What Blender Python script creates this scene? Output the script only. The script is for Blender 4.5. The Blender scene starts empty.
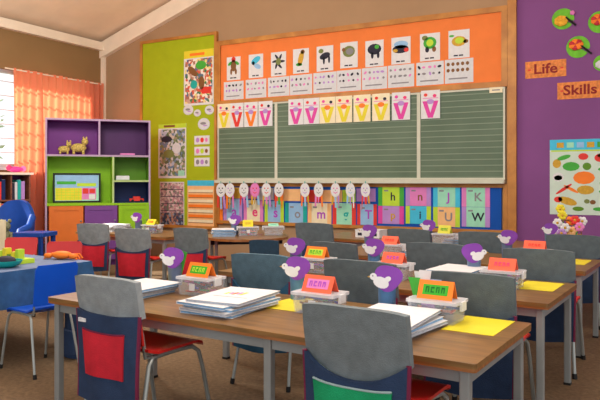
import bpy, math, random
from math import sin, cos, pi, radians as R
from mathutils import Vector, Matrix
random.seed(7)
S = bpy.context.scene
C = S.collection

# ------------------------------------------------------------------ camera, world, lights, exposure
H = 1.18                                  # eye height
F = 650.0                                 # focal length in pixels of the 600 px wide frame
YAW = R(28.6)
SN, CS = sin(YAW), cos(YAW)
cam_d = bpy.data.cameras.new('camera'); cam = bpy.data.objects.new('camera', cam_d); C.objects.link(cam)
cam.location = (0, 0, H); cam.rotation_euler = (R(90), 0, YAW)
cam_d.sensor_width = 36; cam_d.lens = F / 600 * 36; cam_d.shift_y = -20 / 600
S.camera = cam

wd = bpy.data.worlds.new('sky'); S.world = wd; wd.use_nodes = True
bg = wd.node_tree.nodes['Background']; bg.inputs[0].default_value = (0.90, 0.95, 1.0, 1); bg.inputs[1].default_value = 1.15

def area(name, loc, size, sy, power, rot=(0, 0, 0), col=(1, .96, .9)):
    d = bpy.data.lights.new(name, 'AREA'); d.shape = 'RECTANGLE'; d.size = size; d.size_y = sy; d.energy = power; d.color = col
    o = bpy.data.objects.new(name, d); o.location = loc; o.rotation_euler = rot; C.objects.link(o)
    return o
area('overhead_fill', (-3.6, 3.9, 3.35), 3.4, 0.5, 35)  # unseen area lights added overhead for soft, flat fill
area('overhead_fill', (-0.4, 2.2, 3.35), 3.4, 0.5, 45)
for _p, _e in (((-5.2, 4.6, 2.75), 125), ((-1.6, 5.2, 3.0), 50), ((-1.0, 1.5, 2.9), 60)):     # point lights added above the frame to brighten ceiling and room
    _l = bpy.data.lights.new('point_fill', 'POINT'); _l.energy = _e; _l.shadow_soft_size = .3; _l.color = (1, .96, .9)
    _o = bpy.data.objects.new('point_fill', _l); _o.location = _p; C.objects.link(_o)
sd = bpy.data.lights.new('sun', 'SUN'); sd.energy = 11.0; sd.angle = R(3); sd.color = (1, .95, .86)
so = bpy.data.objects.new('sun', sd); C.objects.link(so); so.location = (-14, 5, 8)
so.rotation_euler = Vector((0.80, 0.25, -0.62)).to_track_quat('-Z', 'Y').to_euler()

vs = S.view_settings
vs.view_transform = 'Standard'; vs.look = 'None'; vs.gamma = 1; vs.use_curve_mapping = False
vs.exposure = 0.22

# ------------------------------------------------------------------ measuring helpers
WALL_Y = 7.85; WALL_X = -7.97
def W(xc, zc, h=0.0): return Vector((-SN * zc + CS * xc, CS * zc + SN * xc, h))
def P(px, py, h):                        # point of the horizontal plane at height h
    z = (H - h) * F / (py - 180.0)
    return W((px - 300) / F * z, z, h)
def Pz(px, z, h): return W((px - 300) / F * z, z, h)
def FW(px, py, y=WALL_Y):                # point of the front wall plane
    u = (px - 300) / F; z = y / (CS + SN * u)
    return Vector((z * (-SN + CS * u), y, H - (py - 180) / F * z))
def LW(px, py, x=WALL_X):                # point of the left wall plane
    u = (px - 300) / F; z = x / (-SN + CS * u)
    return Vector((x, z * (CS + SN * u), H - (py - 180) / F * z))
ROT = R(-4.6)
AX = Vector((cos(ROT), sin(ROT), 0)); BX = Vector((-sin(ROT), cos(ROT), 0))

# ------------------------------------------------------------------ materials
def lin(c):
    c = c / 255.0
    return c / 12.92 if c <= .04045 else ((c + .055) / 1.055) ** 2.4
def rgb(t): return (lin(t[0]), lin(t[1]), lin(t[2]), 1)
MC = {}
def M(name, col, rough=.6, var=.12, scale=6, bump=0.0, bscale=120, metal=0, spec=.3):
    if name in MC: return MC[name]
    m = bpy.data.materials.new(name); m.use_nodes = True; nt = m.node_tree; n = nt.nodes; L = nt.links
    b = n['Principled BSDF']; b.inputs['Roughness'].default_value = rough; b.inputs['Metallic'].default_value = metal
    b.inputs['Specular IOR Level'].default_value = spec
    tc = n.new('ShaderNodeTexCoord'); nz = n.new('ShaderNodeTexNoise'); nz.inputs['Scale'].default_value = scale; nz.inputs['Detail'].default_value = 4
    L.new(tc.outputs['Object'], nz.inputs['Vector'])
    rp = n.new('ShaderNodeValToRGB'); c = rgb(col)
    rp.color_ramp.elements[0].position = .3; rp.color_ramp.elements[1].position = .7
    rp.color_ramp.elements[0].color = tuple(x * (1 - var) for x in c[:3]) + (1,)
    rp.color_ramp.elements[1].color = tuple(min(1, x * (1 + var)) for x in c[:3]) + (1,)
    L.new(nz.outputs['Fac'], rp.inputs[0]); L.new(rp.outputs[0], b.inputs['Base Color'])
    if bump:
        n2 = n.new('ShaderNodeTexNoise'); n2.inputs['Scale'].default_value = bscale; n2.inputs['Detail'].default_value = 3
        L.new(tc.outputs['Object'], n2.inputs['Vector'])
        bp = n.new('ShaderNodeBump'); bp.inputs['Strength'].default_value = bump; bp.inputs['Distance'].default_value = .01
        L.new(n2.outputs['Fac'], bp.inputs['Height']); L.new(bp.outputs[0], b.inputs['Normal'])
    MC[name] = m
    return m
def wood(name, c1, c2, rough=.4, sx=(1.5, 14, 14)):
    m = bpy.data.materials.new(name); m.use_nodes = True; nt = m.node_tree; n = nt.nodes; L = nt.links
    b = n['Principled BSDF']; b.inputs['Roughness'].default_value = rough
    tc = n.new('ShaderNodeTexCoord'); mp = n.new('ShaderNodeMapping'); mp.inputs['Scale'].default_value = sx
    nz = n.new('ShaderNodeTexNoise'); nz.inputs['Scale'].default_value = 3; nz.inputs['Detail'].default_value = 6; nz.inputs['Distortion'].default_value = .6
    rp = n.new('ShaderNodeValToRGB'); rp.color_ramp.elements[0].position = .35; rp.color_ramp.elements[1].position = .7
    rp.color_ramp.elements[0].color = rgb(c1); rp.color_ramp.elements[1].color = rgb(c2)
    L.new(tc.outputs['Object'], mp.inputs[0]); L.new(mp.outputs[0], nz.inputs['Vector']); L.new(nz.outputs['Fac'], rp.inputs[0]); L.new(rp.outputs[0], b.inputs['Base Color'])
    MC[name] = m
    return m
def printed(name, cols, scale=30, paper=.35, seed=0):     # busy printed sheet: coloured cells on paper
    m = bpy.data.materials.new(name); m.use_nodes = True; nt = m.node_tree; n = nt.nodes; L = nt.links
    b = n['Principled BSDF']; b.inputs['Roughness'].default_value = .5
    tc = n.new('ShaderNodeTexCoord'); mp = n.new('ShaderNodeMapping'); mp.inputs['Location'].default_value = (seed, seed * .7, seed * .3)
    vo = n.new('ShaderNodeTexVoronoi'); vo.inputs['Scale'].default_value = scale
    sep = n.new('ShaderNodeSeparateColor'); rp = n.new('ShaderNodeValToRGB'); rp.color_ramp.interpolation = 'CONSTANT'
    els = rp.color_ramp.elements
    while len(els) < len(cols): els.new(.5)
    for i, c in enumerate(cols): els[i].position = i / len(cols); els[i].color = rgb(c)
    L.new(tc.outputs['Object'], mp.inputs[0]); L.new(mp.outputs[0], vo.inputs['Vector']); L.new(vo.outputs['Color'], sep.inputs[0])
    L.new(sep.outputs[0], rp.inputs[0]); L.new(rp.outputs[0], b.inputs['Base Color'])
    MC[name] = m
    return m
def clear(name, col, mixf, rough=.1):
    m = bpy.data.materials.new(name); m.use_nodes = True; nt = m.node_tree; n = nt.nodes; L = nt.links
    b = n['Principled BSDF']; b.inputs['Base Color'].default_value = rgb(col); b.inputs['Roughness'].default_value = rough
    t = n.new('ShaderNodeBsdfTransparent'); mx = n.new('ShaderNodeMixShader'); mx.inputs[0].default_value = mixf
    L.new(t.outputs[0], mx.inputs[1]); L.new(b.outputs[0], mx.inputs[2]); L.new(mx.outputs[0], n['Material Output'].inputs[0])
    MC[name] = m
    return m

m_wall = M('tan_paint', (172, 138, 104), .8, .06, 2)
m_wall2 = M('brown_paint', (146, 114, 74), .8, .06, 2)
m_purplewall = M('purple_paint', (130, 74, 132), .7, .06, 2)
m_ceil = M('ceiling_board', (248, 220, 190), .8, .05, 3)
m_cream = M('cream_paint', (244, 226, 202), .6, .05, 4)
m_carpet = M('brown_carpet', (122, 98, 72), .95, .25, 40, .5, 400)
m_floorm = m_carpet
m_pine = wood('pine_frame', (172, 108, 42), (208, 142, 62), .5, (1.2, 1.2, 1.2))
m_orange = M('orange_felt', (238, 128, 62), .8, .05, 5)
m_green = M('lime_felt', (166, 182, 22), .8, .06, 5)
m_blue = M('blue_felt', (14, 80, 170), .8, .06, 5)
m_top = wood('brown_veneer', (112, 80, 42), (148, 107, 58), .32, (1.2, 10, 10))
m_edge = wood('table_edge', (130, 78, 36), (170, 108, 56), .4)
m_steel = M('grey_steel', (142, 144, 142), .45, .06, 8, metal=.2)
m_tube = M('tube_steel', (158, 162, 158), .35, .05, 8, metal=.4)
m_black = M('black_rubber', (28, 26, 26), .6)
m_red = M('red_plastic', (200, 34, 30), .3, .05, 4, spec=.5)
m_redbag = M('red_cloth', (196, 34, 50), .85, .1, 20, .3, 200)
m_greenbag = M('green_cloth', (20, 146, 94), .85, .1, 20, .3, 200)
m_navy = M('navy_cloth', (40, 58, 88), .85, .12, 20, .3, 200)
m_teal = M('teal_cloth', (44, 84, 110), .85, .12, 20, .3, 200)
m_hood = M('grey_cloth', (116, 124, 126), .9, .12, 26, .35, 220)
m_hood2 = M('slate_cloth', (98, 108, 112), .9, .12, 26, .35, 220)
m_hood3 = M('bluegrey_cloth', (84, 110, 124), .9, .12, 26, .35, 220)
m_hood4 = M('pale_grey_cloth', (146, 152, 154), .9, .12, 26, .35, 220)
m_pipe = M('maroon_binding', (112, 30, 62), .8)
m_pipe2 = M('pale_binding', (150, 170, 172), .8)
m_bluepl = M('blue_plastic', (8, 84, 208), .35, .06, 5, spec=.5)
m_white = M('white_paper', (224, 222, 222), .7, .04, 20)
m_offw = M('off_white_paper', (214, 214, 216), .7, .06, 20)
m_pageb = M('blue_page_edges', (136, 178, 216), .7, .15, 60)
m_pageg = M('grey_page_edges', (176, 182, 194), .7, .15, 60)
m_yellow = M('yellow_paper', (230, 212, 50), .6, .05, 10)
m_tento = M('orange_card', (248, 128, 40), .6, .05, 10)
m_tentc = M('coral_card', (250, 104, 72), .6, .05, 10)
m_tenty = M('yellow_green_card', (212, 206, 70), .6, .05, 10)
m_inkg = M('green_ink', (60, 168, 40), .6)
m_inkgd = M('dark_green_ink', (10, 104, 30), .6)
m_inkp = M('violet_ink', (176, 76, 190), .6)
m_inkr = M('pink_ink', (228, 60, 120), .6)
m_dark = M('dark_ink', (44, 44, 60), .7)
m_mid = M('grey_ink', (140, 136, 140), .7)
m_lid = clear('tub_lid', (236, 236, 240), .6, .25)
m_tub = clear('tub_plastic', (224, 228, 236), .2, .2)
m_glass = clear('pane_glass', (230, 240, 250), .06, .02)
m_purple = M('purple_card', (132, 66, 166), .6, .08, 12)
m_tin = M('blue_tin', (92, 140, 190), .45, .1, 10)
m_tin2 = M('grey_blue_tin', (110, 128, 160), .45, .1, 10)
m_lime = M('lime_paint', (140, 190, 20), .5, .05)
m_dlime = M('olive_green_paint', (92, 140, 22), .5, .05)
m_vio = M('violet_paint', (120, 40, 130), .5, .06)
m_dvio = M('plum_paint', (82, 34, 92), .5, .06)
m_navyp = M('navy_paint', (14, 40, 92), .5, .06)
m_orp = M('orange_paint', (222, 116, 44), .5, .05)
m_vdoor = M('purple_door_paint', (118, 66, 140), .5, .05)
m_edgel = M('pale_lime_edge', (176, 196, 130), .6)
m_edgec = M('lavender_edge', (176, 150, 176), .6)
m_redbrown = wood('red_brown_wood', (104, 56, 40), (150, 88, 60), .5)
m_skyb = M('sky_blue_card', (70, 190, 222), .6, .06, 12)
m_pink = M('pink_card', (226, 130, 190), .6, .06, 12)
m_magenta = M('magenta_card', (222, 70, 160), .6, .06, 12)
m_lilac = M('lilac_card', (186, 140, 206), .6, .06, 12)
m_mint = M('mint_card', (160, 222, 190), .6, .06, 12)
m_limec = M('lime_card', (190, 220, 60), .6, .06, 12)
m_grn = M('green_card', (70, 170, 60), .6, .08, 12)
m_peach = M('peach_card', (246, 190, 130), .6, .06, 12)
m_redc = M('red_card', (224, 60, 50), .6, .06, 12)
m_tealc = M('teal_card', (30, 170, 160), .6, .06, 12)
m_palb = M('pale_blue_card', (150, 190, 226), .6, .06, 12)
m_brn = M('brown_print', (130, 86, 46), .6, .1, 12)
m_olive = M('olive_print', (120, 130, 70), .6, .1, 12)
m_gold = M('gold_print', (206, 160, 50), .6, .12, 30)
m_cream2 = M('cream_card', (240, 226, 190), .6, .06, 12)

# ------------------------------------------------------------------ mesh builder
class MB:
    def __init__(s): s.v = []; s.f = []; s.m = []; s.ms = []
    def mi(s, m):
        if m not in s.ms: s.ms.append(m)
        return s.ms.index(m)
    def add(s, vs_, fs, m):
        o = len(s.v); s.v += [tuple(v) for v in vs_]; k = s.mi(m)
        for f in fs: s.f.append([i + o for i in f]); s.m.append(k)
    def boxx(s, x0, x1, y0, y1, z0, z1, m, mt=None):
        v = [(x0, y0, z0), (x1, y0, z0), (x1, y1, z0), (x0, y1, z0), (x0, y0, z1), (x1, y0, z1), (x1, y1, z1), (x0, y1, z1)]
        s.add(v, [(3, 2, 1, 0), (0, 1, 5, 4), (1, 2, 6, 5), (2, 3, 7, 6), (3, 0, 4, 7), (4, 5, 6, 7)], m); return s
    def bev(s, x0, x1, y0, y1, z0, z1, m, r=.01, n=3):          # box with rounded vertical corners
        pts = []
        for cx, cy, a0 in ((x1 - r, y1 - r, 0), (x0 + r, y1 - r, 90), (x0 + r, y0 + r, 180), (x1 - r, y0 + r, 270)):
            for k in range(n + 1):
                a = R(a0 + 90 * k / n); pts.append((cx + r * cos(a), cy + r * sin(a)))
        N = len(pts); v = [(x, y, z0) for x, y in pts] + [(x, y, z1) for x, y in pts]
        f = [tuple(range(N - 1, -1, -1)), tuple(range(N, 2 * N))] + [(i, (i + 1) % N, N + (i + 1) % N, N + i) for i in range(N)]
        s.add(v, f, m); return s
    def flat(s, pts, m, layer=0, y=0.0, t=.001):                # drawing on the x-z plane facing -y
        N = len(pts); y0 = y - .0045 - .0012 * layer; y1 = y0 + t
        v = [(a, y0, b) for a, b in pts] + [(a, y1, b) for a, b in pts]
        ar = sum(pts[i][0] * pts[(i + 1) % N][1] - pts[(i + 1) % N][0] * pts[i][1] for i in range(N))
        o = list(range(N)) if ar > 0 else list(range(N - 1, -1, -1))
        f = [tuple(o), tuple(i + N for i in reversed(o))]
        for k in range(N):
            a, b = o[k], o[(k + 1) % N]; f.append((b, a, a + N, b + N))
        s.add(v, f, m); return s
    def ell(s, cx, cz, rx, rz, m, layer=0, n=14, rot=0, y=0.0):
        c, d = cos(rot), sin(rot); p = []
        for i in range(n):
            a = 2 * pi * i / n; x, z = rx * cos(a), rz * sin(a); p.append((cx + x * c - z * d, cz + x * d + z * c))
        return s.flat(p, m, layer, y)
    def rect(s, x0, x1, z0, z1, m, layer=0, y=0.0): return s.flat([(x0, z0), (x1, z0), (x1, z1), (x0, z1)], m, layer, y)
    def sheet(s, w, h, m, t=.004): s.boxx(-w / 2, w / 2, -t, 0, -h / 2, h / 2, m); return s
    def tube(s, pts, r, m, n=8, caps=True):
        pts = [Vector(p) for p in pts]; rings = []; v = []; up = None
        for i, p in enumerate(pts):
            d = (pts[min(i + 1, len(pts) - 1)] - pts[max(i - 1, 0)]).normalized()
            if up is None: up = Vector((0, 0, 1)) if abs(d.z) < .9 else Vector((1, 0, 0))
            a = d.cross(up).normalized(); up = a.cross(d).normalized(); rr = r[i] if isinstance(r, (list, tuple)) else r
            for k in range(n):
                q = p + a * rr * cos(2 * pi * k / n) + up * rr * sin(2 * pi * k / n); v.append(q)
        f = []
        for i in range(len(pts) - 1):
            for k in range(n): f.append((i * n + k, i * n + (k + 1) % n, (i + 1) * n + (k + 1) % n, (i + 1) * n + k))
        if caps: f.append(tuple(range(n - 1, -1, -1))); f.append(tuple(range((len(pts) - 1) * n, len(pts) * n)))
        s.add(v, f, m); return s
    def lathe(s, prof, c, m, n=16):
        v = []; f = []
        for r, z in prof:
            for k in range(n): a = 2 * pi * k / n; v.append((c[0] + r * cos(a), c[1] + r * sin(a), c[2] + z))
        for i in range(len(prof) - 1):
            for k in range(n): f.append((i * n + k, i * n + (k + 1) % n, (i + 1) * n + (k + 1) % n, (i + 1) * n + k))
        f.append(tuple(range(n - 1, -1, -1))); f.append(tuple(range((len(prof) - 1) * n, len(prof) * n)))
        s.add(v, f, m); return s
    def ball(s, c, r, m, n=10, k=7):
        if not isinstance(r, (tuple, list)): r = (r, r, r)
        v = []; f = []
        for i in range(k + 1):
            t = pi * i / k; t = min(max(t, .05), pi - .05)
            for j in range(n): a = 2 * pi * j / n; v.append((c[0] + r[0] * sin(t) * cos(a), c[1] + r[1] * sin(t) * sin(a), c[2] - r[2] * cos(t)))
        for i in range(k):
            for j in range(n): f.append((i * n + j, i * n + (j + 1) % n, (i + 1) * n + (j + 1) % n, (i + 1) * n + j))
        f.append(tuple(range(n - 1, -1, -1))); f.append(tuple(range(k * n, (k + 1) * n)))
        s.add(v, f, m); return s
    def slab(s, fa, fb, nu, nv, m):                             # closed solid between two (u,v) surfaces
        va = [fa(i / nu, j / nv) for j in range(nv + 1) for i in range(nu + 1)]
        vb = [fb(i / nu, j / nv) for j in range(nv + 1) for i in range(nu + 1)]
        N = len(va); w = nu + 1; f = []
        for j in range(nv):
            for i in range(nu):
                a = j * w + i; f.append((a, a + 1, a + 1 + w, a + w)); f.append((N + a, N + a + w, N + a + 1 + w, N + a + 1))
        rim = [i for i in range(nu + 1)] + [j * w + nu for j in range(1, nv + 1)] + [nv * w + i for i in range(nu - 1, -1, -1)] + [j * w for j in range(nv - 1, 0, -1)]
        for k in range(len(rim)):
            a, b = rim[k], rim[(k + 1) % len(rim)]; f.append((b, a, N + a, N + b))
        s.add(va + vb, f, m); return s
    def text(s, st, size, cx, cz, m, layer=1, y=0.0, squash=1.0):
        cu = bpy.data.curves.new('t', 'FONT'); cu.body = st; cu.size = size; cu.align_x = 'CENTER'; cu.align_y = 'CENTER'; cu.extrude = .0006; cu.resolution_u = 3; cu.offset = size * .02
        o = bpy.data.objects.new('t', cu); C.objects.link(o); bpy.context.view_layer.update()
        me = bpy.data.meshes.new_from_object(o.evaluated_get(bpy.context.evaluated_depsgraph_get()))
        yy = y - .0045 - .0012 * layer
        s.add([(cx + v.co.x * squash, yy - v.co.z, cz + v.co.y) for v in me.vertices], [tuple(p.vertices) for p in me.polygons], m)
        bpy.data.objects.remove(o); bpy.data.meshes.remove(me); bpy.data.curves.remove(cu); return s
    def build(s, name, parent=None, loc=None, rot=0.0, smooth=False):
        me = bpy.data.meshes.new(name); me.from_pydata(s.v, [], s.f)
        for m in s.ms: me.materials.append(m)
        me.polygons.foreach_set('material_index', s.m)
        if smooth:
            me.polygons.foreach_set('use_smooth', [True] * len(me.polygons))
            try: me.set_sharp_from_angle(angle=R(45))
            except Exception: pass
        me.update()
        o = bpy.data.objects.new(name, me); C.objects.link(o)
        if parent: o.parent = parent
        if loc is not None: o.location = loc
        if rot: o.rotation_euler[2] = rot
        return o
def tag(o, label, cat, group=None, kind=None):
    if label: o['label'] = label
    if cat: o['category'] = cat
    if group: o['group'] = group
    if kind: o['kind'] = kind
    return o
def thing(name, label, cat, loc=(0, 0, 0), rot=0.0, group=None):
    o = bpy.data.objects.new(name, None); C.objects.link(o); o.location = loc; o.rotation_euler[2] = rot; o.empty_display_size = .1
    return tag(o, label, cat, group)
def struct(mb, name, **k):
    o = mb.build(name, **k); o['kind'] = 'structure'; return o
def dup(root, loc, rot, label, group=None):
    r = root.copy(); C.objects.link(r); r.location = loc; r.rotation_euler = (0, 0, rot); r['label'] = label
    if group: r['group'] = group
    for ch in KIDS(root):
        c = ch.copy(); C.objects.link(c); c.parent = r
        for g in KIDS(ch):
            d = g.copy(); C.objects.link(d); d.parent = c
    return r
def KIDS(o): return [x for x in bpy.data.objects if x.parent is o]

# ------------------------------------------------------------------ room
X1, YB = 5.2, -2.6
EAVE, SL = 3.42, .33
RIDGE = -1.2
def ceil_h(x): return EAVE + SL * (min(x, RIDGE) - WALL_X) - max(0, x - RIDGE) * SL
struct(MB().boxx(WALL_X - .2, X1, YB, WALL_Y + .2, -.1, 0, m_carpet), 'floor')
PX = FW(513, 100).x
mb = MB()
def wallpoly(x0, x1, m):
    pts = [(x0, 0), (x1, 0), (x1, ceil_h(x1) + .02)] + ([(RIDGE, ceil_h(RIDGE) + .02)] if x0 < RIDGE < x1 else []) + [(x0, ceil_h(x0) + .02)]
    n = len(pts); v = [(a, WALL_Y, b) for a, b in pts] + [(a, WALL_Y + .2, b) for a, b in pts]
    mb.add(v, [tuple(range(n)), tuple(range(2 * n - 1, n - 1, -1))] + [((i + 1) % n, i, i + n, (i + 1) % n + n) for i in range(n)], m)
wallpoly(WALL_X, PX, m_wall); wallpoly(PX, X1, m_purplewall)
struct(mb, 'wall_front')
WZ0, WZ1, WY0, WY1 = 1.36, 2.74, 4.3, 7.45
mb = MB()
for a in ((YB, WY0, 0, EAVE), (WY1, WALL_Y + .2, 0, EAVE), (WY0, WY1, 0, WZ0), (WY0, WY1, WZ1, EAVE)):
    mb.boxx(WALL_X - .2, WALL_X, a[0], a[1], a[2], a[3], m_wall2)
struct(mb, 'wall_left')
mb = MB()
v = []
for x in (WALL_X - .2, RIDGE, X1):
    for y in (YB, WALL_Y + .2):
        h = ceil_h(x) if x > WALL_X else EAVE
        v += [(x, y, h), (x, y, h + .06)]
f = []
for i in (0, 4): f += [(i, i + 2, i + 6, i + 4), (i + 1, i + 5, i + 7, i + 3), (i, i + 4, i + 5, i + 1), (i + 2, i + 3, i + 7, i + 6)]
f += [(0, 1, 3, 2), (8, 10, 11, 9)]
mb.add(v, f, m_ceil); struct(mb, 'ceiling')
# cornice along the left wall, rafter beam along the gable
mb = MB().boxx(WALL_X, WALL_X + .09, YB, WALL_Y, EAVE - .13, EAVE, m_cream); struct(mb, 'trim_1')
mb = MB(); v = []
for x in (WALL_X, RIDGE):
    for y in (WALL_Y - .09, WALL_Y): v += [(x, y, ceil_h(x) - .25), (x, y, ceil_h(x))]
mb.add(v, [(0, 4, 5, 1), (2, 3, 7, 6), (0, 2, 6, 4), (1, 5, 7, 3), (0, 1, 3, 2), (4, 6, 7, 5)], m_cream); struct(mb, 'trim_2')
# pale corner strip where the two walls meet
struct(MB().boxx(WALL_X, WALL_X + .06, WALL_Y - .06, WALL_Y, 0, EAVE - .2, m_cream), 'trim_3')
# window
m_wframe = M('white_window_paint', (190, 196, 200), .5)
wf = thing('window_1', None, None, (WALL_X - .1, 0, 0)); wf['kind'] = 'structure'
mb = MB()
for y in (WY0, WY0 + 1.05, WY0 + 2.1, WY1 - .05): mb.boxx(-.03, .03, y, y + .05, WZ0, WZ1, m_wframe)
for z in (WZ0, WZ1 - .05): mb.boxx(-.03, .03, WY0, WY1, z, z + .05, m_wframe)
mb.build('window_frame', wf)
mb = MB()
for i in range(6): mb.boxx(.05, .065, WY0, WY1, WZ0 + .2 + .2 * i, WZ0 + .212 + .2 * i, m_wframe)
mb.build('burglar_bars', wf)
MB().boxx(-.006, .006, WY0, WY1, WZ0, WZ1, m_glass).build('window_pane', wf)
MB().boxx(.04, .14, WY0 - .05, WY1 + .05, WZ0 - .04, WZ0, m_wframe).build('window_sill', wf)
# outside ground and a tree by the window
struct(MB().boxx(-26, WALL_X - .2, -10, 24, -.3, -.1, M('outside_lawn', (120, 130, 80), .9, .2, 3)), 'ground')
m_leaf = M('leaf_green', (150, 176, 140), .7, .3, 10); m_bark = M('bark', (104, 84, 66), .9)
def tree(x, y, h, label):
    t = thing('garden_tree', label, 'tree', (x, y, -.1), 0, 'trees outside the window')
    MB().tube([(0, 0, 0), (.05, 0, h * .4), (0, .1, h * .75)], [.12, .09, .05], m_bark).build('trunk', t, smooth=True)
    mb = MB()
    for i in range(520):
        a = random.uniform(0, 2 * pi); r = random.uniform(.1, 1.25); z = h * .35 + random.uniform(0, h * .62)
        r *= (1 - ((z - h * .65) / (h * .45)) ** 2 * .8)
        c = Vector((r * cos(a), r * sin(a), z)); d = Vector((random.uniform(-1, 1), random.uniform(-1, 1), random.uniform(-1, 1))).normalized(); e = d.orthogonal().normalized(); g = d.cross(e); q = random.uniform(.05, .1)
        mb.add([c - e * q, c + g * q * .45, c + e * q, c - g * q * .45, c + d * .01, c - d * .01], [(0, 1, 4), (1, 2, 4), (2, 3, 4), (3, 0, 4), (1, 0, 5), (2, 1, 5), (3, 2, 5), (0, 3, 5)], m_leaf)
    mb.build('foliage', t)
tree(-12.0, 7.6, 3.6, 'pale leafy garden tree seen through the bare strip of window')

# ------------------------------------------------------------------ boards on the front wall
def wx(px, y=WALL_Y): return FW(px, 180, y).x
def wz(px, py, y=WALL_Y): return FW(px, py, y).z
def frame_box(mb, x0, x1, z0, z1, w, y0, y1, m):
    mb.boxx(x0, x1, y0, y1, z1 - w, z1, m); mb.boxx(x0, x1, y0, y1, z0, z0 + w, m)
    mb.boxx(x0, x0 + w, y0, y1, z0 + w, z1 - w, m); mb.boxx(x1 - w, x1, y0, y1, z0 + w, z1 - w, m)
YS = WALL_Y - .03                        # pinboard face
gx0, gx1, gz0, gz1 = wx(142), wx(218.5), .45, wz(217, 32)
t = thing('pinboard', 'tall lime green pinboard in a pine frame beside the shelf unit', 'pinboard', (0, 0, 0))
MB().boxx(gx0 + .02, gx1 - .02, YS, WALL_Y - .002, gz0 + .02, gz1 - .02, m_green).build('felt_panel', t)
mb = MB(); frame_box(mb, gx0, gx1, gz0, gz1, .045, WALL_Y - .05, WALL_Y - .001, m_pine); mb.build('frame', t)
ox0, ox1 = gx1 + .002, wx(508)
oz1 = wz(509, 6); oz0 = wz(507, 87)
t = thing('pinboard', 'long orange pinboard in a pine frame above the chalkboard', 'pinboard', (0, 0, 0))
MB().boxx(ox0 + .02, ox1 - .02, YS, WALL_Y - .002, oz0 + .02, oz1 - .02, m_orange).build('felt_panel', t)
mb = MB(); frame_box(mb, ox0, ox1, oz0, oz1, .066, WALL_Y - .055, WALL_Y - .001, m_pine); mb.build('frame', t)
# chalkboard
def chalk():
    m = bpy.data.materials.new('ruled_chalkboard'); m.use_nodes = True; nt = m.node_tree; n = nt.nodes; L = nt.links
    b = n['Principled BSDF']; b.inputs['Roughness'].default_value = .6
    tc = n.new('ShaderNodeTexCoord'); sp = n.new('ShaderNodeSeparateXYZ'); L.new(tc.outputs['Object'], sp.inputs[0])
    a = n.new('ShaderNodeMath'); a.operation = 'MULTIPLY'; a.inputs[1].default_value = 1 / .071; L.new(sp.outputs['Z'], a.inputs[0])
    fr = n.new('ShaderNodeMath'); fr.operation = 'FRACT'; L.new(a.outputs[0], fr.inputs[0])
    lt = n.new('ShaderNodeMath'); lt.operation = 'LESS_THAN'; lt.inputs[1].default_value = .16; L.new(fr.outputs[0], lt.inputs[0])
    nz = n.new('ShaderNodeTexNoise'); nz.inputs['Scale'].default_value = 2.5; nz.inputs['Detail'].default_value = 5; L.new(tc.outputs['Object'], nz.inputs['Vector'])
    rp = n.new('ShaderNodeValToRGB'); rp.color_ramp.elements[0].color = rgb((72, 92, 70)); rp.color_ramp.elements[1].color = rgb((108, 126, 102)); L.new(nz.outputs['Fac'], rp.inputs[0])
    mx = n.new('ShaderNodeMix'); mx.data_type = 'RGBA'; ml = n.new('ShaderNodeMath'); ml.operation = 'MULTIPLY'; ml.inputs[1].default_value = .6
    L.new(lt.outputs[0], ml.inputs[0]); L.new(ml.outputs[0], mx.inputs[0]); L.new(rp.outputs[0], mx.inputs[6]); mx.inputs[7].default_value = rgb((140, 154, 130)); L.new(mx.outputs[2], b.inputs['Base Color'])
    return m
m_chalk = chalk()
m_alu = M('cream_metal', (206, 204, 184), .5, .06)
cz0, cz1 = wz(360, 179), oz0 - .004
cx0, cx1 = ox0 + .02, wx(506)
YC = WALL_Y - .045
cb = thing('chalkboard', 'wide green ruled chalkboard in three leaves with cream rails', 'chalkboard')
for a, b in ((cx0, wx(278)), (wx(278), wx(420)), (wx(420), cx1)):
    pn = MB().boxx(a + .015, b - .015, YC, WALL_Y - .002, cz0, cz1 - .01, m_chalk).build('board_panel', cb)
    mb = MB(); frame_box(mb, a, b, cz0 - .01, cz1, .022, YC - .012, WALL_Y - .004, m_alu); mb.build('leaf_frame', pn)
MB().boxx(cx0, cx1, YC - .09, WALL_Y - .004, cz0 - .055, cz0 - .012, m_alu).build('chalk_tray', cb)
# blue display board below with pine rails
bz1, bz0 = cz0 - .058, wz(507, 234)
t = thing('pinboard', 'low blue pinboard with pine rails below the chalkboard', 'pinboard')
MB().boxx(ox0 + .02, wx(502), YS, WALL_Y - .002, bz0 + .02, bz1 - .02, m_blue).build('felt_panel', t)
mb = MB(); frame_box(mb, ox0, ox1, bz0, bz1, .045, WALL_Y - .05, WALL_Y - .001, m_pine); mb.build('frame', t)
tag(MB().boxx(ox1 + .003, wx(517), WALL_Y - .055, WALL_Y - .001, .02, 3.9, m_pine).build('pine_post'), 'tall knotty pine post between the boards and the purple wall', 'post')

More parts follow.
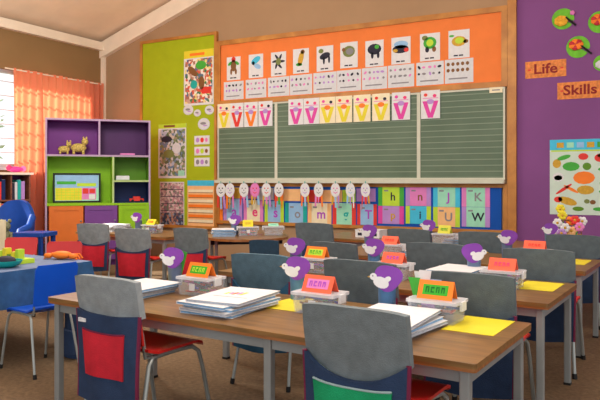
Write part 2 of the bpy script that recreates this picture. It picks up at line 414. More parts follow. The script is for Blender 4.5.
# cards pinned on the boards
def put(mb, name, px, py, y, label, cat, group=None):
    return tag(mb.build(name, loc=FW(px, py, y)), label, cat, group)
def msize(px, w, h, y=WALL_Y):            # pixel width and height at px -> metres on the wall
    return abs(wx(px + w / 2, y) - wx(px - w / 2, y)), abs(wz(px, 100, y) - wz(px, 100 + h, y))
def drawing(mb, kind, w, h):
    r_ = mb.rect; z = h * .1
    def e(a, b, c, d, m, l=0, rot=0): mb.ell(a * 1.15, z + (b - z) * 1.2, c * 1.25, d * 1.3, m, l, rot=rot)
    if kind == 0: e(0, z + .02 * h, .16 * w, .2 * h, m_brn, 1); e(0, z + .24 * h, .12 * w, .09 * h, m_redc, 1); e(-.22 * w, z + .1 * h, .14 * w, .05 * h, m_grn, 1, rot=.6); e(.22 * w, z + .1 * h, .14 * w, .05 * h, m_grn, 1, rot=-.6); e(-.15 * w, z - .2 * h, .06 * w, .1 * h, m_brn, 1); e(.15 * w, z - .2 * h, .06 * w, .1 * h, m_brn, 1)
    elif kind == 1: e(0, z + .12 * h, .28 * w, .1 * h, m_skyb, 1, rot=.5); e(.1 * w, z - .1 * h, .2 * w, .08 * h, m_palb, 1, rot=-.4); e(-.15 * w, z + .02 * h, .08 * w, .06 * h, m_dark, 1)
    elif kind == 2:
        for a in range(6): e(.16 * w * cos(a), z + .14 * h * sin(a), .2 * w, .04 * h, m_dark, 1, rot=a * 1.1)
        e(0, z, .14 * w, .11 * h, m_olive, 2)
    elif kind == 3: e(0, z, .13 * w, .24 * h, m_gold, 1, rot=-.25); e(.1 * w, z + .22 * h, .1 * w, .07 * h, m_brn, 1); e(-.1 * w, z - .2 * h, .16 * w, .05 * h, m_grn, 1)
    elif kind == 4: e(0, z, .26 * w, .1 * h, m_dark, 1, rot=.3); e(-.2 * w, z + .17 * h, .12 * w, .07 * h, m_olive, 1); e(.22 * w, z - .12 * h, .05 * w, .12 * h, m_dark, 1); e(-.05 * w, z - .15 * h, .05 * w, .12 * h, m_dark, 1)
    elif kind == 5: e(0, z + .03 * h, .28 * w, .17 * h, m_olive, 1); e(.05 * w, z + .03 * h, .18 * w, .1 * h, m_mid, 2); e(-.26 * w, z + .1 * h, .08 * w, .06 * h, m_brn, 2)
    elif kind == 6: e(0, z + .05 * h, .3 * w, .16 * h, m_dark, 1); e(-.1 * w, z - .14 * h, .06 * w, .1 * h, m_dark, 1); e(.18 * w, z - .14 * h, .06 * w, .1 * h, m_dark, 1); e(.12 * w, z + .12 * h, .1 * w, .06 * h, m_grn, 2)
    elif kind == 7: e(-.02 * w, z - .04 * h, .34 * w, .12 * h, m_dark, 1); e(0, z + .1 * h, .3 * w, .11 * h, m_palb, 1); e(.25 * w, z - .08 * h, .1 * w, .06 * h, m_redc, 2); e(-.25 * w, z - .08 * h, .1 * w, .05 * h, m_gold, 2)
    elif kind == 8: e(0, z + .04 * h, .26 * w, .17 * h, m_grn, 1); e(-.22 * w, z + .2 * h, .12 * w, .07 * h, m_olive, 1); e(-.12 * w, z - .16 * h, .08 * w, .08 * h, m_dark, 1); e(.18 * w, z - .16 * h, .08 * w, .08 * h, m_brn, 1); e(0, z + .04 * h, .14 * w, .1 * h, m_limec, 2)
    else: e(0, z, .28 * w, .14 * h, m_gold, 1); e(.02 * w, z + .02 * h, .17 * w, .09 * h, m_limec, 2); e(.28 * w, z - .02 * h, .1 * w, .05 * h, m_brn, 1); e(-.3 * w, z + .17 * h, .1 * w, .03 * h, m_grn, 1)
    for k in (-.15, .1): r_(k * w - .1 * w, k * w + .1 * w, -.43 * h, -.38 * h, m_dark, 1)
YP = YS - .001
anim = [(233.7, 68.5, 'brown figure in red hat'), (256, 66, 'pale blue bird drawing'), (278.6, 64, 'dark many-legged creature'), (301, 61, 'golden giraffe-like animal'), (325, 58.5, 'dark four-legged animal'), (349, 55, 'grey and olive round animal'), (374.5, 53.5, 'black bulky animal'), (401, 50.5, 'dark animal under blue arch'), (430, 47, 'green tortoise-like animal'), (459, 44, 'gold and lime snail-like animal')]
ordn = ['leftmost', 'second from left', 'third from left', 'fourth from left', 'fifth from left', 'fifth from right', 'fourth from right', 'third from right', 'second from right', 'rightmost']
for i, (px, py, d) in enumerate(anim):
    w, h = msize(px, 13.5 + (px - 233) * .033, 23 + (px - 233) * .022)
    mb = MB().sheet(w, h, m_white); drawing(mb, i, w, h)
    put(mb, 'picture_card', px, py, YP, 'upper row card with a %s, %s on orange board' % (d, ordn[i]), 'picture card', 'animal picture cards on the orange board')
for i, (px, py, d) in enumerate(anim):
    px2 = px; w, h = msize(px, 19.5 + (px - 233) * .039, 18 + (px - 233) * .026)
    mb = MB().sheet(w, h, m_offw)
    rr = random.Random(i)
    for a in range(5):
        for b in range(2):
            if i == 9: mb.ell((-.38 + .17 * a) * w, (.3 - .26 * b) * h, .06 * w, .08 * h, m_brn, 1, 8)
            else: mb.ell((-.38 + .18 * a + rr.uniform(-.03, .03)) * w, (.28 - .28 * b) * h, .045 * w, rr.uniform(.05, .1) * h, rr.choice([m_mid, m_dark, m_lilac, m_pink]), 1, 7, rr.uniform(0, 3))
    mb.rect(-.36 * w, .3 * w, -.34 * h, -.28 * h, m_mid, 1)
    put(mb, 'counting_card', px2, (99 - (px - 234) * .075 - 9) if 0 else (90.5 - (px - 234) * .0871), YP, 'wide counting card, %s in the lower row on the orange board' % ordn[i], 'counting card', 'counting cards on the orange board')
vc = [(224, 0), (237, 1), (251, 2), (265.5, 3), (296, 3), (311.5, 3), (327.5, 0), (344, 0), (362, 0), (381, 0), (401, 3), (430.5, 3)]
vm = [m_yellow, m_redc, m_tento, m_magenta]; vn = ['yellow', 'red', 'orange', 'pink']
vl = ['yellow V card at the far left end of the chalkboard top', 'only red V card, above the left chalkboard leaf', 'only orange V card, above the left chalkboard leaf', 'pink V card just left of the first chalkboard joint', 'pink V card just right of the first chalkboard joint', 'pink V card beside the first yellow card of the middle leaf', 'first yellow V card from the left on the middle leaf', 'second yellow V card from the left on the middle leaf', 'third yellow V card from the left on the middle leaf', 'last yellow V card before the pink ones at right', 'pink V card just left of the second chalkboard joint', 'pink V card on the right chalkboard leaf']
for i, (px, k) in enumerate(vc):
    top = 104 - (px - 224) * .066; hh = 24 + (px - 224) * .02; ww = 12.7 + (px - 224) * .03
    w, h = msize(px, ww, hh); mb = MB().sheet(w, h, m_white if k != 0 else m_cream2)
    zt = .12 * h; s_ = .42 * w
    mb.flat([(-s_, zt), (-s_ * .45, zt), (0, -.3 * h), (s_ * .45, zt), (s_, zt), (s_ * .3, -.47 * h), (-s_ * .3, -.47 * h)], vm[k], 1)
    mb.ell(0, zt - .02 * h, .2 * w, .09 * h, m_tento if k == 0 else m_lilac, 1, 10)
    mb.ell(-.25 * w, .34 * h, .1 * w, .06 * h, m_redc if i % 2 else m_magenta, 1, 8); mb.ell(.22 * w, .3 * h, .1 * w, .06 * h, m_inkr if i % 3 else m_dark, 1, 8); mb.rect(-.4 * w, .4 * w, .21 * h, .235 * h, m_pink, 1)
    put(mb, 'letter_card', px, top + hh / 2, YC - .014, vl[i], 'letter card', 'V cards along the top of the chalkboard')

faces = [221, 230, 244, 255, 266.5, 279, 305, 318.7, 335.5, 350.5, 365.5]
fl = ['leftmost', 'second from left', 'third from left', 'fourth from left', 'fifth from left', 'sixth from left', 'fifth from right', 'fourth from right', 'third from right', 'second from right', 'rightmost']
for i, px in enumerate(faces):
    w, h = msize(px, 9.2, 14); mb = MB(); m0 = m_white if i not in (3,) else m_pink
    mb.ell(0, 0, w / 2, h / 2, m0, 0, 18); rr = random.Random(i + 5); ink = [m_dark, m_lilac, m_mid, m_redc, m_redc, m_dark, m_lilac, m_mid, m_magenta, m_palb, m_lilac][i]
    mb.ell(-.17 * w, .12 * h, .07 * w, .05 * h, ink, 1, 8); mb.ell(.17 * w, .12 * h, .07 * w, .05 * h, ink, 1, 8); mb.ell(0, -.02 * h, .05 * w, .06 * h, m_mid, 1, 6)
    mb.flat([(-.25 * w, -.14 * h), (0, -.26 * h), (.25 * w, -.14 * h), (.2 * w, -.12 * h), (0, -.2 * h), (-.2 * w, -.12 * h)], ink, 1)
    mb.rect(-.04 * w, .04 * w, .45 * h, .62 * h, m_tealc, 0)
    pf = put(mb, 'paper_smiley', px, 190, YC - .1, 'white oval paper face hung from the chalk tray, %s of its row' % fl[i] if i != 3 else 'pink oval paper face hung from the chalk tray', 'paper smiley', 'oval paper smileys under the chalk tray')
    for q in (-.3, 0, .3):
        l_ = h * rr.uniform(.5, 1.0); sb_ = MB(); sb_.flat([(q * w - .1 * w, -.38 * h), (q * w + .1 * w, -.38 * h), (q * w * 1.2 + .07 * w + .1 * w * rr.uniform(-1, 1), -.42 * h - l_), (q * w * 1.2 - .07 * w, -.42 * h - l_)][::-1], rr.choice([m_redc, m_lilac, m_gold, m_palb, m_grn, m_pink, m_white, m_tento]), 0, .004); sb_.build('streamer', pf)

# alphabet cards on the blue board: (px0, px1, py0, py1, ground, border, letter, ink, description)
al = [(378, 404, 187, 206, m_limec, m_grn, 'h', m_dark, 'lime card with letter h'), (378, 404, 206, 224, m_lilac, m_magenta, 'p', m_gold, 'lilac card with letter p under the h card'),
      (405.5, 431, 187, 206, m_pink, m_lilac, 'n', m_brn, 'pink card with brown letter n'), (405.5, 431, 206, 224, m_skyb, m_limec, 'i', m_dark, 'sky blue and lime card with letter i'),
      (433, 460, 187, 207, m_mint, m_skyb, 'J', m_inkp, 'mint card with blue sides and letter J'), (433, 460, 207, 227, m_peach, m_limec, 'U', m_mid, 'peach and lime card with letter U'),
      (461.5, 490, 187, 207, m_mint, m_pink, 'K', m_mid, 'pale green card with letter K at the right end'), (461.5, 490, 207, 227, m_mint, m_lilac, 'W', m_dark, 'pale green card with letter W at the right end'),
      (357, 377, 204, 225, m_palb, m_redc, 'T', m_inkp, 'pale blue card with red sides and letter T'), (332.5, 356, 203, 225, m_mint, m_redc, 'g', m_tealc, 'green card with red side strip and letter g'),
      (307.5, 331.5, 203, 225, m_cream2, m_peach, 'm', m_inkp, 'yellow and peach card with purple letter m'), (285, 307, 203, 224, m_palb, m_tealc, 'o', m_mid, 'teal card with a pale blue middle and letter o'),
      (264.5, 284, 201, 224, m_palb, m_limec, 's', m_inkp, 'lime edged card with letter s'), (243.5, 263.5, 200, 223, m_cream2, m_pink, 'e', m_inkr, 'pink edged cream card with letter e'),
      (223.5, 242.5, 199, 224, m_palb, m_lilac, 'a', m_inkp, 'lilac card at the left end with letter a')]
for x0, x1, y0, y1, g, bd, ch, ink, d in al:
    px = (x0 + x1) / 2; w, h = msize(px, x1 - x0 - .4, y1 - y0 - .3); mb = MB().sheet(w, h, bd); mb.rect(-.33 * w, .33 * w, -h / 2, h / 2, g, 0)
    mb.text(ch, h * .6, .08 * w, -.02 * h, ink, 1); mb.rect(-.27 * w, -.1 * w, .27 * h, .35 * h, m_mid, 1)
    put(mb, 'alphabet_card', px, (y0 + y1) / 2, YP, d + ' on the blue board', 'alphabet card', 'alphabet cards on the blue board')
rb = [(311, 196, 19, 12, m_redc, 'red paper strip above the yellow and peach m card'), (332, 196, 20, 12, m_peach, 'peach paper strip between the red and lime strips'), (349, 196, 13, 12, m_limec, 'lime paper strip above the green g card'), (292, 195, 17, 12, m_peach, 'peach paper strip above the teal o card'), (366, 195, 19, 13, m_lilac, 'lilac paper strip above the T card'), (220.5, 207, 5, 34, m_tento, 'narrow orange paper strip at the left end of the blue board'), (232, 193, 16, 11, m_gold, 'gold paper strip above the lilac a card'), (249, 193, 17, 11, m_pink, 'pink paper strip above the pink edged e card'), (266, 194, 15, 12, m_offw, 'off white paper strip above the e and s cards'), (279, 195, 9, 12, m_tento, 'orange paper strip above the lime edged s card')]
for px, py, w, h, m, d in rb:
    w, h = msize(px, w, h); put(MB().sheet(w, h, m, .003), 'paper_strip', px, py, YP, d, 'paper strip', 'paper strips on the blue board')

# posters on the green board
def poster(x0, x1, y0, y1, mb_fn, name, label, cat='poster', group=None, y=YP):
    px = (x0 + x1) / 2; w, h = msize(px, x1 - x0, y1 - y0); mb = MB().sheet(w, h, m_white); mb_fn(mb, w, h); return put(mb, name, px, (y0 + y1) / 2, y, label, cat, group)
m_p1 = printed('poster_print_brights', [(236, 226, 210), (214, 90, 60), (60, 120, 80), (200, 160, 140), (236, 214, 130), (90, 110, 140), (240, 230, 220), (170, 110, 90)], 26, seed=3)
m_p2 = printed('poster_print_garden', [(90, 120, 80), (170, 180, 200), (120, 140, 90), (200, 190, 180), (100, 130, 160), (150, 140, 110), (200, 206, 210), (80, 100, 70)], 24, seed=8)
m_p3 = printed('poster_print_grid', [(190, 150, 150), (150, 120, 130), (210, 190, 180), (120, 130, 110), (200, 140, 150), (226, 206, 200)], 30, seed=5)
m_p4 = printed('poster_print_dark', [(60, 70, 100), (120, 90, 90), (70, 80, 90), (190, 140, 110), (150, 160, 180)], 30, seed=2)
def f1(mb, w, h):
    mb.rect(-w / 2, w / 2, .36 * h, h / 2, m_yellow, 0); mb.rect(-.3 * w, .2 * w, .4 * h, .45 * h, m_tento, 1); mb.rect(-.46 * w, .46 * w, -.46 * h, .34 * h, m_p1, 0)
    mb.ell(.08 * w, .22 * h, .18 * w, .08 * h, m_grn, 1); mb.ell(-.2 * w, .12 * h, .2 * w, .06 * h, m_brn, 1, rot=-.7); mb.rect(.1 * w, .42 * w, -.3 * h, -.18 * h, m_redc, 1); mb.ell(-.16 * w, -.12 * h, .12 * w, .08 * h, m_tealc, 1); mb.ell(.1 * w, -.1 * h, .1 * w, .12 * h, m_brn, 1)
poster(184, 213.5, 50, 105, f1, 'poster', 'bright picture poster with yellow header high on the green board')
def f2(mb, w, h):
    mb.rect(-w / 2, w / 2, .42 * h, h / 2, m_limec, 0); mb.rect(-.3 * w, .1 * w, .44 * h, .48 * h, m_brn, 1); mb.rect(-.46 * w, .46 * w, -.46 * h, .4 * h, m_p2, 0); mb.rect(.22 * w, .44 * w, -.46 * h, -.36 * h, m_mint, 1); mb.ell(-.2 * w, .22 * h, .2 * w, .06 * h, m_dark, 1); mb.ell(.16 * w, .05 * h, .16 * w, .1 * h, m_offw, 1); mb.ell(-.12 * w, -.05 * h, .2 * w, .08 * h, m_olive, 1)
poster(158.5, 186, 124, 178, f2, 'poster', 'dark garden scene poster with lime header on the green board')
def f3(mb, w, h):
    mb.rect(-.48 * w, .48 * w, -.2 * h, .48 * h, m_p3, 0); mb.rect(-.48 * w, .48 * w, -.48 * h, -.2 * h, m_p4, 0)
    for k in range(4): mb.rect(-.46 * w, .46 * w, (.32 - .16 * k) * h, (.335 - .16 * k) * h, m_dark, 1)
poster(160, 184, 182, 226, f3, 'poster', 'pinkish grid poster low on the green board beside the shelf unit')
def f4(mb, w, h):
    mb.rect(-w / 2, w / 2, .38 * h, h / 2, m_skyb, 0); mb.rect(-w / 2, w / 2, -h / 2, .38 * h, m_peach, 0)
    for k in range(7): mb.rect(-.46 * w, .46 * w, (.24 - .11 * k) * h, (.3 - .11 * k) * h, m_tento if k % 2 else m_cream2, 1); mb.rect(-.46 * w, .46 * w, (.225 - .11 * k) * h, (.237 - .11 * k) * h, m_brn, 1)
poster(187.5, 214, 180.5, 226, f4, 'wall_chart', 'orange striped chart with blue header low on the green board', 'chart')
for px, py, r_, d in ((188.5, 110, 5, 'leftmost'), (197.5, 113, 3.6, 'smallest and second'), (209.5, 110, 4.6, 'upper right'), (204, 124, 6, 'largest and lowest')):
    w, h = msize(px, 2 * r_, 2 * r_); mb = MB(); mb.ell(0, 0, w / 2, h / 2, m_offw, 0, 16); mb.ell(-.05 * w, .05 * h, .25 * w, .12 * h, m_mid, 1, 8); mb.ell(.1 * w, -.14 * h, .2 * w, .06 * h, m_lilac, 1, 8)
    put(mb, 'speech_disc', px, py, YP, 'round white paper disc below the bright poster, %s of four' % d, 'paper disc', 'round paper discs on the green board')
for k, py in enumerate((140, 151, 162)):
    w, h = msize(202, 15, 8.6); mb = MB().sheet(w, h, m_white); mb.ell(-.28 * w, 0, .12 * w, .3 * h, [m_lilac, m_pink, m_mid][k], 1, 8); mb.ell(.02 * w, 0, .12 * w, .3 * h, [m_redc, m_limec, m_lilac][k], 1, 8); mb.ell(.3 * w, 0, .1 * w, .25 * h, [m_pink, m_brn, m_mid][k], 1, 8)
    put(mb, 'flash_card', 202, py, YP, 'small white flash card on the green board, %s of a column of three' % ['top', 'middle', 'bottom'][k], 'flash card', 'flash cards in a column')
# paper notice at top right of the chalkboard
w, h = msize(495, 13, 5.5); mb = MB().sheet(w, h, m_cream2); mb.rect(-.3 * w, .3 * w, -.1 * h, .1 * h, m_mid, 1); put(mb, 'paper_label', 496, 90, YC - .014, 'tiny cream paper label at top right of the chalkboard', 'label')

# purple wall: two word signs, paper lilies, vegetable poster
YW = WALL_Y - .001
m_sign = M('mottled_orange_card', (224, 132, 64), .6, .25, 30)
for px, py, w_, h_, st, d in ((545.5, 69, 41, 17, 'Life', 'orange word card reading Life on the purple wall'), (580, 90, 46, 17, 'Skills', 'orange word card reading Skills on the purple wall')):
    w, h = msize(px, w_, h_); mb = MB().sheet(w, h, m_sign); mb.text(st, h * .82, 0, 0, M('deep_red_ink', (140, 26, 24), .6), 1, squash=1.15)
    mb.rect(-.43 * w, -.36 * w, -.04 * h, .04 * h, m_redc, 1)
    if st == 'Life': mb.rect(.36 * w, .43 * w, -.04 * h, .04 * h, m_redc, 1)
    put(mb, 'word_sign', px, py, YW, d, 'sign', 'word signs on the purple wall')
m_tissue = M('orange_tissue', (240, 170, 50), .8, .3, 30); m_tissr = M('red_tissue', (196, 50, 60), .8, .3, 30); m_pad = M('lily_green', (112, 190, 50), .7, .2, 12)
for px, py, r_, tm, sa, fl_, d in ((563, 19, 10.5, m_tissue, -.9, 1, 'green paper lily pad with orange tissue, upper left of the group'), (578, 47, 11, m_tissr, -.7, 0, 'green paper lily pad with red tissue, lowest full one of the group'), (600, 22, 11, m_tissr, -.8, 0, 'green paper lily pad with red tissue cut by the right edge at top'), (602, 63, 8, m_offw, -.8, 0, 'pale paper lily pad cut by the right edge above the Skills card')):
    w, h = msize(px, 2 * r_, 2 * r_); r0 = h / 2; t = thing('paper_lily', d, 'paper lily', FW(px, py, YW), 0, 'paper lilies on the purple wall')
    mb = MB(); pts = [(r0 * cos(a), r0 * sin(a)) for a in [(-.25 + 5.9 * k / 20) for k in range(21)]] + [(.1 * r0, -.05 * r0)]; mb.flat(pts, m_pad, 0, t=.004); mb.build('leaf_disc', t)
    mb = MB()
    for k in range(7): a = k * .9; mb.ball((-.05 * r0 + .28 * r0 * cos(a) - .1 * r0, -.02, -.05 * r0 + .25 * r0 * sin(a) + (.25 * r0 if tm is m_tissr else -.15 * r0)), (.36 * r0, .014, .28 * r0), (tm if k % 2 else (m_tento if tm is m_tissr else tm)), 8, 5)
    mb.build('tissue_flower', t, smooth=True)
    MB().tube([(.25 * r0, -.02, .1 * r0), (1.15 * r0, -.02, -.75 * r0)], .012, m_black, 6).build('stick', t)
    if fl_:
        mb = MB()
        for k in range(5): mb.ball((.85 * r0 + .12 * r0 * cos(k * 1.25), -.02, .45 * r0 + .12 * r0 * sin(k * 1.25)), (.12 * r0, .012, .12 * r0), m_pink, 8, 5)
        mb.build('pink_blossom', t, smooth=True)
m_vbg = M('pale_mint_paper', (206, 222, 206), .6, .05)
def f5(mb, w, h):
    mb.rect(-w / 2, w / 2, .36 * h, h / 2, m_skyb, 0); mb.rect(-.48 * w, .48 * w, .34 * h, .36 * h, m_limec, 1); mb.rect(-w / 2, w / 2, -h / 2, .34 * h, m_vbg, 0)
    for k in range(6): mb.rect((-.4 + .14 * k) * w, (-.3 + .14 * k) * w, .39 * h, .46 * h, [m_gold, m_mint, m_palb, m_gold, m_grn, m_mint][k], 1)
    D = [(-.3, .26, .1, .03, m_grn, .3), (-.03, .27, .07, .045, m_redc, 0), (.2, .25, .08, .055, m_redc, 0), (.22, .28, .06, .03, m_gold, 0), (-.2, .14, .12, .06, m_grn, 0), (.02, .14, .06, .05, m_dlime, 0), (.3, .13, .14, .03, m_grn, .3), (-.02, -.01, .15, .085, m_tento, 0), (.32, .05, .09, .025, m_inkp, 0), (-.4, .18, .06, .06, m_gold, 0), (-.38, 0, .08, .06, m_white, 0), (-.38, -.01, .06, .035, m_grn, 0), (.32, -.07, .13, .05, m_grn, .1), (-.3, -.16, .14, .02, m_redc, .6), (-.2, -.16, .12, .02, m_tento, -.5), (0, -.17, .12, .06, m_gold, 0), (.3, -.19, .12, .035, m_grn, 0), (-.25, -.32, .14, .05, m_gold, -.3), (-.38, -.3, .06, .04, m_redc, 0), (.02, -.32, .04, .03, m_olive, 0), (.1, -.33, .04, .03, m_brn, 0), (.3, -.32, .05, .07, m_brn, .2), (-.1, -.42, .08, .03, m_dlime, 0), (.18, -.42, .08, .025, m_grn, 0)]
    for x, z, a, b, m, r_ in D: mb.ell(x * w, z * h, a * w, b * h, m, 1, 12, r_)
poster(549, 622, 139, 215, f5, 'poster', 'vegetable chart poster with blue title band on the purple wall', y=YW)

# ------------------------------------------------------------------ left side: curtain, bookshelf, shelf unit
m_cur = bpy.data.materials.new('coral_curtain'); m_cur.use_nodes = True
n = m_cur.node_tree.nodes; L = m_cur.node_tree.links; b = n['Principled BSDF']; b.inputs['Base Color'].default_value = rgb((255, 158, 124)); b.inputs['Roughness'].default_value = .9
tr = n.new('ShaderNodeBsdfTranslucent'); tr.inputs[0].default_value = rgb((255, 150, 108)); mx = n.new('ShaderNodeMixShader'); mx.inputs[0].default_value = .6
L.new(b.outputs[0], mx.inputs[1]); L.new(tr.outputs[0], mx.inputs[2]); L.new(mx.outputs[0], n['Material Output'].inputs[0])
cy0, cy1 = 6.03, 7.7; cxx = WALL_X + .14
def cf(u, v, o=0):
    am = .035 * (1.1 - .4 * v); return (cxx + o + am * sin(u * 2 * pi * 15 + .6 * sin(u * 9)) + .02 * sin(u * 23 + v * 3), cy0 + (cy1 - cy0) * u, .25 + (2.74 - .25) * v)
t = thing('curtain', 'coral orange curtain hanging in folds over the window', 'curtain')
mb = MB(); nu, nv = 180, 12
mb.v = [cf(i / nu, j / nv) for j in range(nv + 1) for i in range(nu + 1)]
mb.f = [[j * (nu + 1) + i, j * (nu + 1) + i + 1, (j + 1) * (nu + 1) + i + 1, (j + 1) * (nu + 1) + i] for j in range(nv) for i in range(nu)]; mb.mi(m_cur); mb.m = [0] * len(mb.f)
mb.build('curtain_cloth', t, smooth=True)
MB().tube([(cxx, 5.9, 2.72), (cxx, 7.66, 2.72)], .01, m_cream, 8).build('curtain_rail', t)

# shelf unit across the corner
sl = Pz(45, 8.74, 0); sr = Pz(150.5, 9.2, 0); sw = (sr - sl).length; sa = math.atan2(sr.y - sl.y, sr.x - sl.x)
t = thing('shelf_unit', 'large colourful shelf unit with doors standing across the corner', 'shelf unit', sl, sa)
D_ = .38; sh = 2.02
def fx(px): return (px - 45) / 105.5 * sw
e = .016
MB().boxx(0, .025, 0, D_, 0, sh, m_edgec).build('side_panel', t); MB().boxx(sw - .025, sw, 0, D_, 0, sh, m_edgec).build('side_panel', t)
MB().boxx(.025, sw - .025, 0, D_, sh - .025, sh, m_edgec).build('top_panel', t)
z1, z2, z3 = 1.515, .86, 1.165
MB().boxx(.025, sw - .025, 0, D_ - .02, z1 - .012, z1 + .012, m_edgec).build('shelf', t)
MB().boxx(.025, sw - .025, -.01, D_ - .02, z2 - .03, z2, m_lime).build('counter', t)
MB().boxx(fx(98) - .012, fx(98) + .012, 0, D_ - .02, z1 + .012, sh - .025, m_edgec).build('divider', t)
MB().boxx(fx(112) - .012, fx(112) + .012, 0, D_ - .02, z2, z1 - .012, m_edgel).build('divider', t)
MB().boxx(fx(112) + .012, sw - .025, 0, D_ - .02, z3 - .012, z3 + .012, m_edgel).build('shelf', t)
def backp(x0, x1, za, zb, m):
    mb = MB().boxx(x0, x1, D_ - .02, D_, za, zb, m)
    mb.boxx(x0, x0 + .004, .008, D_ - .02, za, zb, m); mb.boxx(x1 - .004, x1, .008, D_ - .02, za, zb, m); mb.boxx(x0 + .004, x1 - .004, .008, D_ - .02, za, za + .004, m); mb.boxx(x0 + .004, x1 - .004, .008, D_ - .02, zb - .004, zb, m)
    return mb
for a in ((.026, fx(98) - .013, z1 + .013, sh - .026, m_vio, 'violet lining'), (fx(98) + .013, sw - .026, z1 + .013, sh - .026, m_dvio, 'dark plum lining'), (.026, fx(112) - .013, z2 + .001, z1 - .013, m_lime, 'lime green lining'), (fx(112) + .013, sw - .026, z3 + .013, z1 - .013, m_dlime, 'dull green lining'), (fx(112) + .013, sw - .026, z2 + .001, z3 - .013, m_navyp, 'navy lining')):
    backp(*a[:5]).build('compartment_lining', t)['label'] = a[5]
for a, b, m, d in ((49, 82, m_orp, 'orange door'), (83.5, 116, m_vdoor, 'purple door'), (117.5, 149, m_lime, 'lime green door')):
    x0, x1 = fx(a), fx(b); mb = MB().boxx(x0, x1, 0, .018, .08, z2 - .035, m)
    for q in ((x0, x1, .08, .14), (x0, x1, z2 - .095, z2 - .035), (x0, x0 + .06, .14, z2 - .095), (x1 - .06, x1, .14, z2 - .095)): mb.boxx(q[0], q[1], -.01, 0, q[2], q[3], m)
    d_ = mb.build('door', t); d_['label'] = d
    MB().ball((x1 - .03, -.02, .62), .013, m_steel).build('door_knob', d_, smooth=True)
MB().boxx(.025, sw - .025, .03, D_, 0, .08, m_dvio).build('plinth', t)
def SU(px, dy, z): return sl + Vector((cos(sa), sin(sa), 0)) * fx(px) + Vector((-sin(sa), cos(sa), 0)) * dy + Vector((0, 0, z))
# framed picture in the green compartment
p = thing('framed_picture', 'dark framed picture with yellow grid leaning in the lime compartment', 'picture', SU(76, .16, z2 + .006), sa)
fw = fx(100) - fx(52.5); fh = .41
mb = MB(); frame_box(mb, -fw / 2, fw / 2, 0, fh, .025, -.02, 0, m_black); mb.build('picture_frame', p)
mb = MB().boxx(-fw / 2 + .02, fw / 2 - .02, -.012, -.002, .02, fh - .02, m_mint)
mb.v = mb.v
def pr(x0, x1, za, zb, m, l=0): mb.rect(x0 * fw, x1 * fw, za * fh, zb * fh, m, l, -.0085)
pr(-.45, .45, .5, .93, m_palb); pr(-.45, .1, .08, .5, m_yellow); pr(-.42, -.02, .62, .72, m_grn, 1); pr(.0, .4, .55, .66, m_limec, 1); pr(.1, .4, .1, .5, m_pink); pr(.12, .24, .3, .48, m_redc, 1); pr(.25, .38, .12, .28, m_white, 1); pr(.26, .38, .32, .46, m_redc, 1)
for k in range(6): pr(-.42 + .09 * k, -.41 + .09 * k, .08, .5, m_limec, 1)
for k in range(4): pr(-.45, .1, .15 + .09 * k, .165 + .09 * k, m_limec, 1)
mb.build('picture_print', p)
# spotted toy animals on the upper shelf
m_toy = M('spotted_gold', (196, 170, 90), .7, .5, 60)
for px, s_, d in ((63, .8, 'smaller spotted gold toy animal on the violet shelf'), (77.5, 1.05, 'larger spotted gold toy animal on the violet shelf')):
    q = thing('toy_animal', d, 'toy animal', SU(px, .16, z1 + .018), sa, 'spotted toy animals'); mb = MB()
    mb.ball((0, 0, .09 * s_), (.1 * s_, .055 * s_, .06 * s_), m_toy); mb.ball((.08 * s_, -.02, .17 * s_), (.045 * s_, .04 * s_, .045 * s_), m_toy); mb.tube([(.05 * s_, 0, .1 * s_), (.08 * s_, -.01, .16 * s_)], .03 * s_, m_toy)
    mb.build('body', q, smooth=True)
    for a in (-.06, .06):
        for c in (-.03, .03): MB().tube([(a * s_, c * s_, 0), (a * s_, c * s_, .07 * s_)], .017 * s_, m_toy).build('leg', q)
    for a in (-.02, .02): MB().ball((.08 * s_ + a, -.02, .22 * s_), (.012, .01, .022), m_toy, 6, 5).build('ear', q)
q = thing('paper_stack', 'short pile of white paper on the dull green shelf', 'paper stack', SU(122, .15, z3 + .018), sa); MB().boxx(-.09, .09, -.1, .1, 0, .05, m_offw).build('sheets', q); MB().boxx(-.085, .085, -.095, .095, .05, .056, m_white).build('top_sheet', q)
q = thing('toy_car', 'little red toy in the navy compartment', 'toy', SU(137, .15, z2 + .006), sa)
MB().bev(-.1, .1, -.045, .045, .015, .05, m_redc, .02).build('body', q); MB().bev(-.05, .05, -.04, .04, .05, .08, m_redc, .015).build('cabin', q)
for a in (-.06, .06):
    for c in (-.05, .05): MB().tube([(a, c - .008, .02), (a, c + .008, .02)], .02, m_black, 10).build('wheel', q)
tag(MB().bev(-.1, .1, -.08, .08, 0, .022, m_pink, .01).build('pencil_case', loc=SU(127, .12, z1 + .018), rot=sa), 'flat pinkish case on the plum shelf', 'case')

# bookshelf by the window with books
bs = Pz(-12, 8.35, 0); be = Pz(30.5, 8.75, 0); bw = (be - bs).length; ba = math.atan2(be.y - bs.y, be.x - bs.x)
t = thing('bookshelf', 'low reddish brown bookshelf standing below the window', 'bookshelf', bs, ba)
bh = 1.28
mb = MB()
for x in (0, bw * .52, bw - .02): MB().boxx(x, x + .02, 0, .28, 0, bh - .03, m_redbrown).build('side_panel', t)
MB().boxx(-.03, bw + .03, -.03, .3, bh - .03, bh, m_cream).build('top_panel', t)
for z in (.3, .62, .92): MB().boxx(.02, bw - .02, .005, .28, z - .02, z, m_redbrown).build('shelf', t)
MB().boxx(.02, bw - .02, .28, .29, 0, bh - .03, m_dvio).build('back_panel', t)
def BSH(x, y, z): return bs + Vector((cos(ba), sin(ba), 0)) * x + Vector((-sin(ba), cos(ba), 0)) * y + Vector((0, 0, z))
cols = [m_offw, m_brn, m_redc, m_tealc, m_gold, m_navyp, m_lilac, m_cream2, m_dark, m_olive, m_peach]
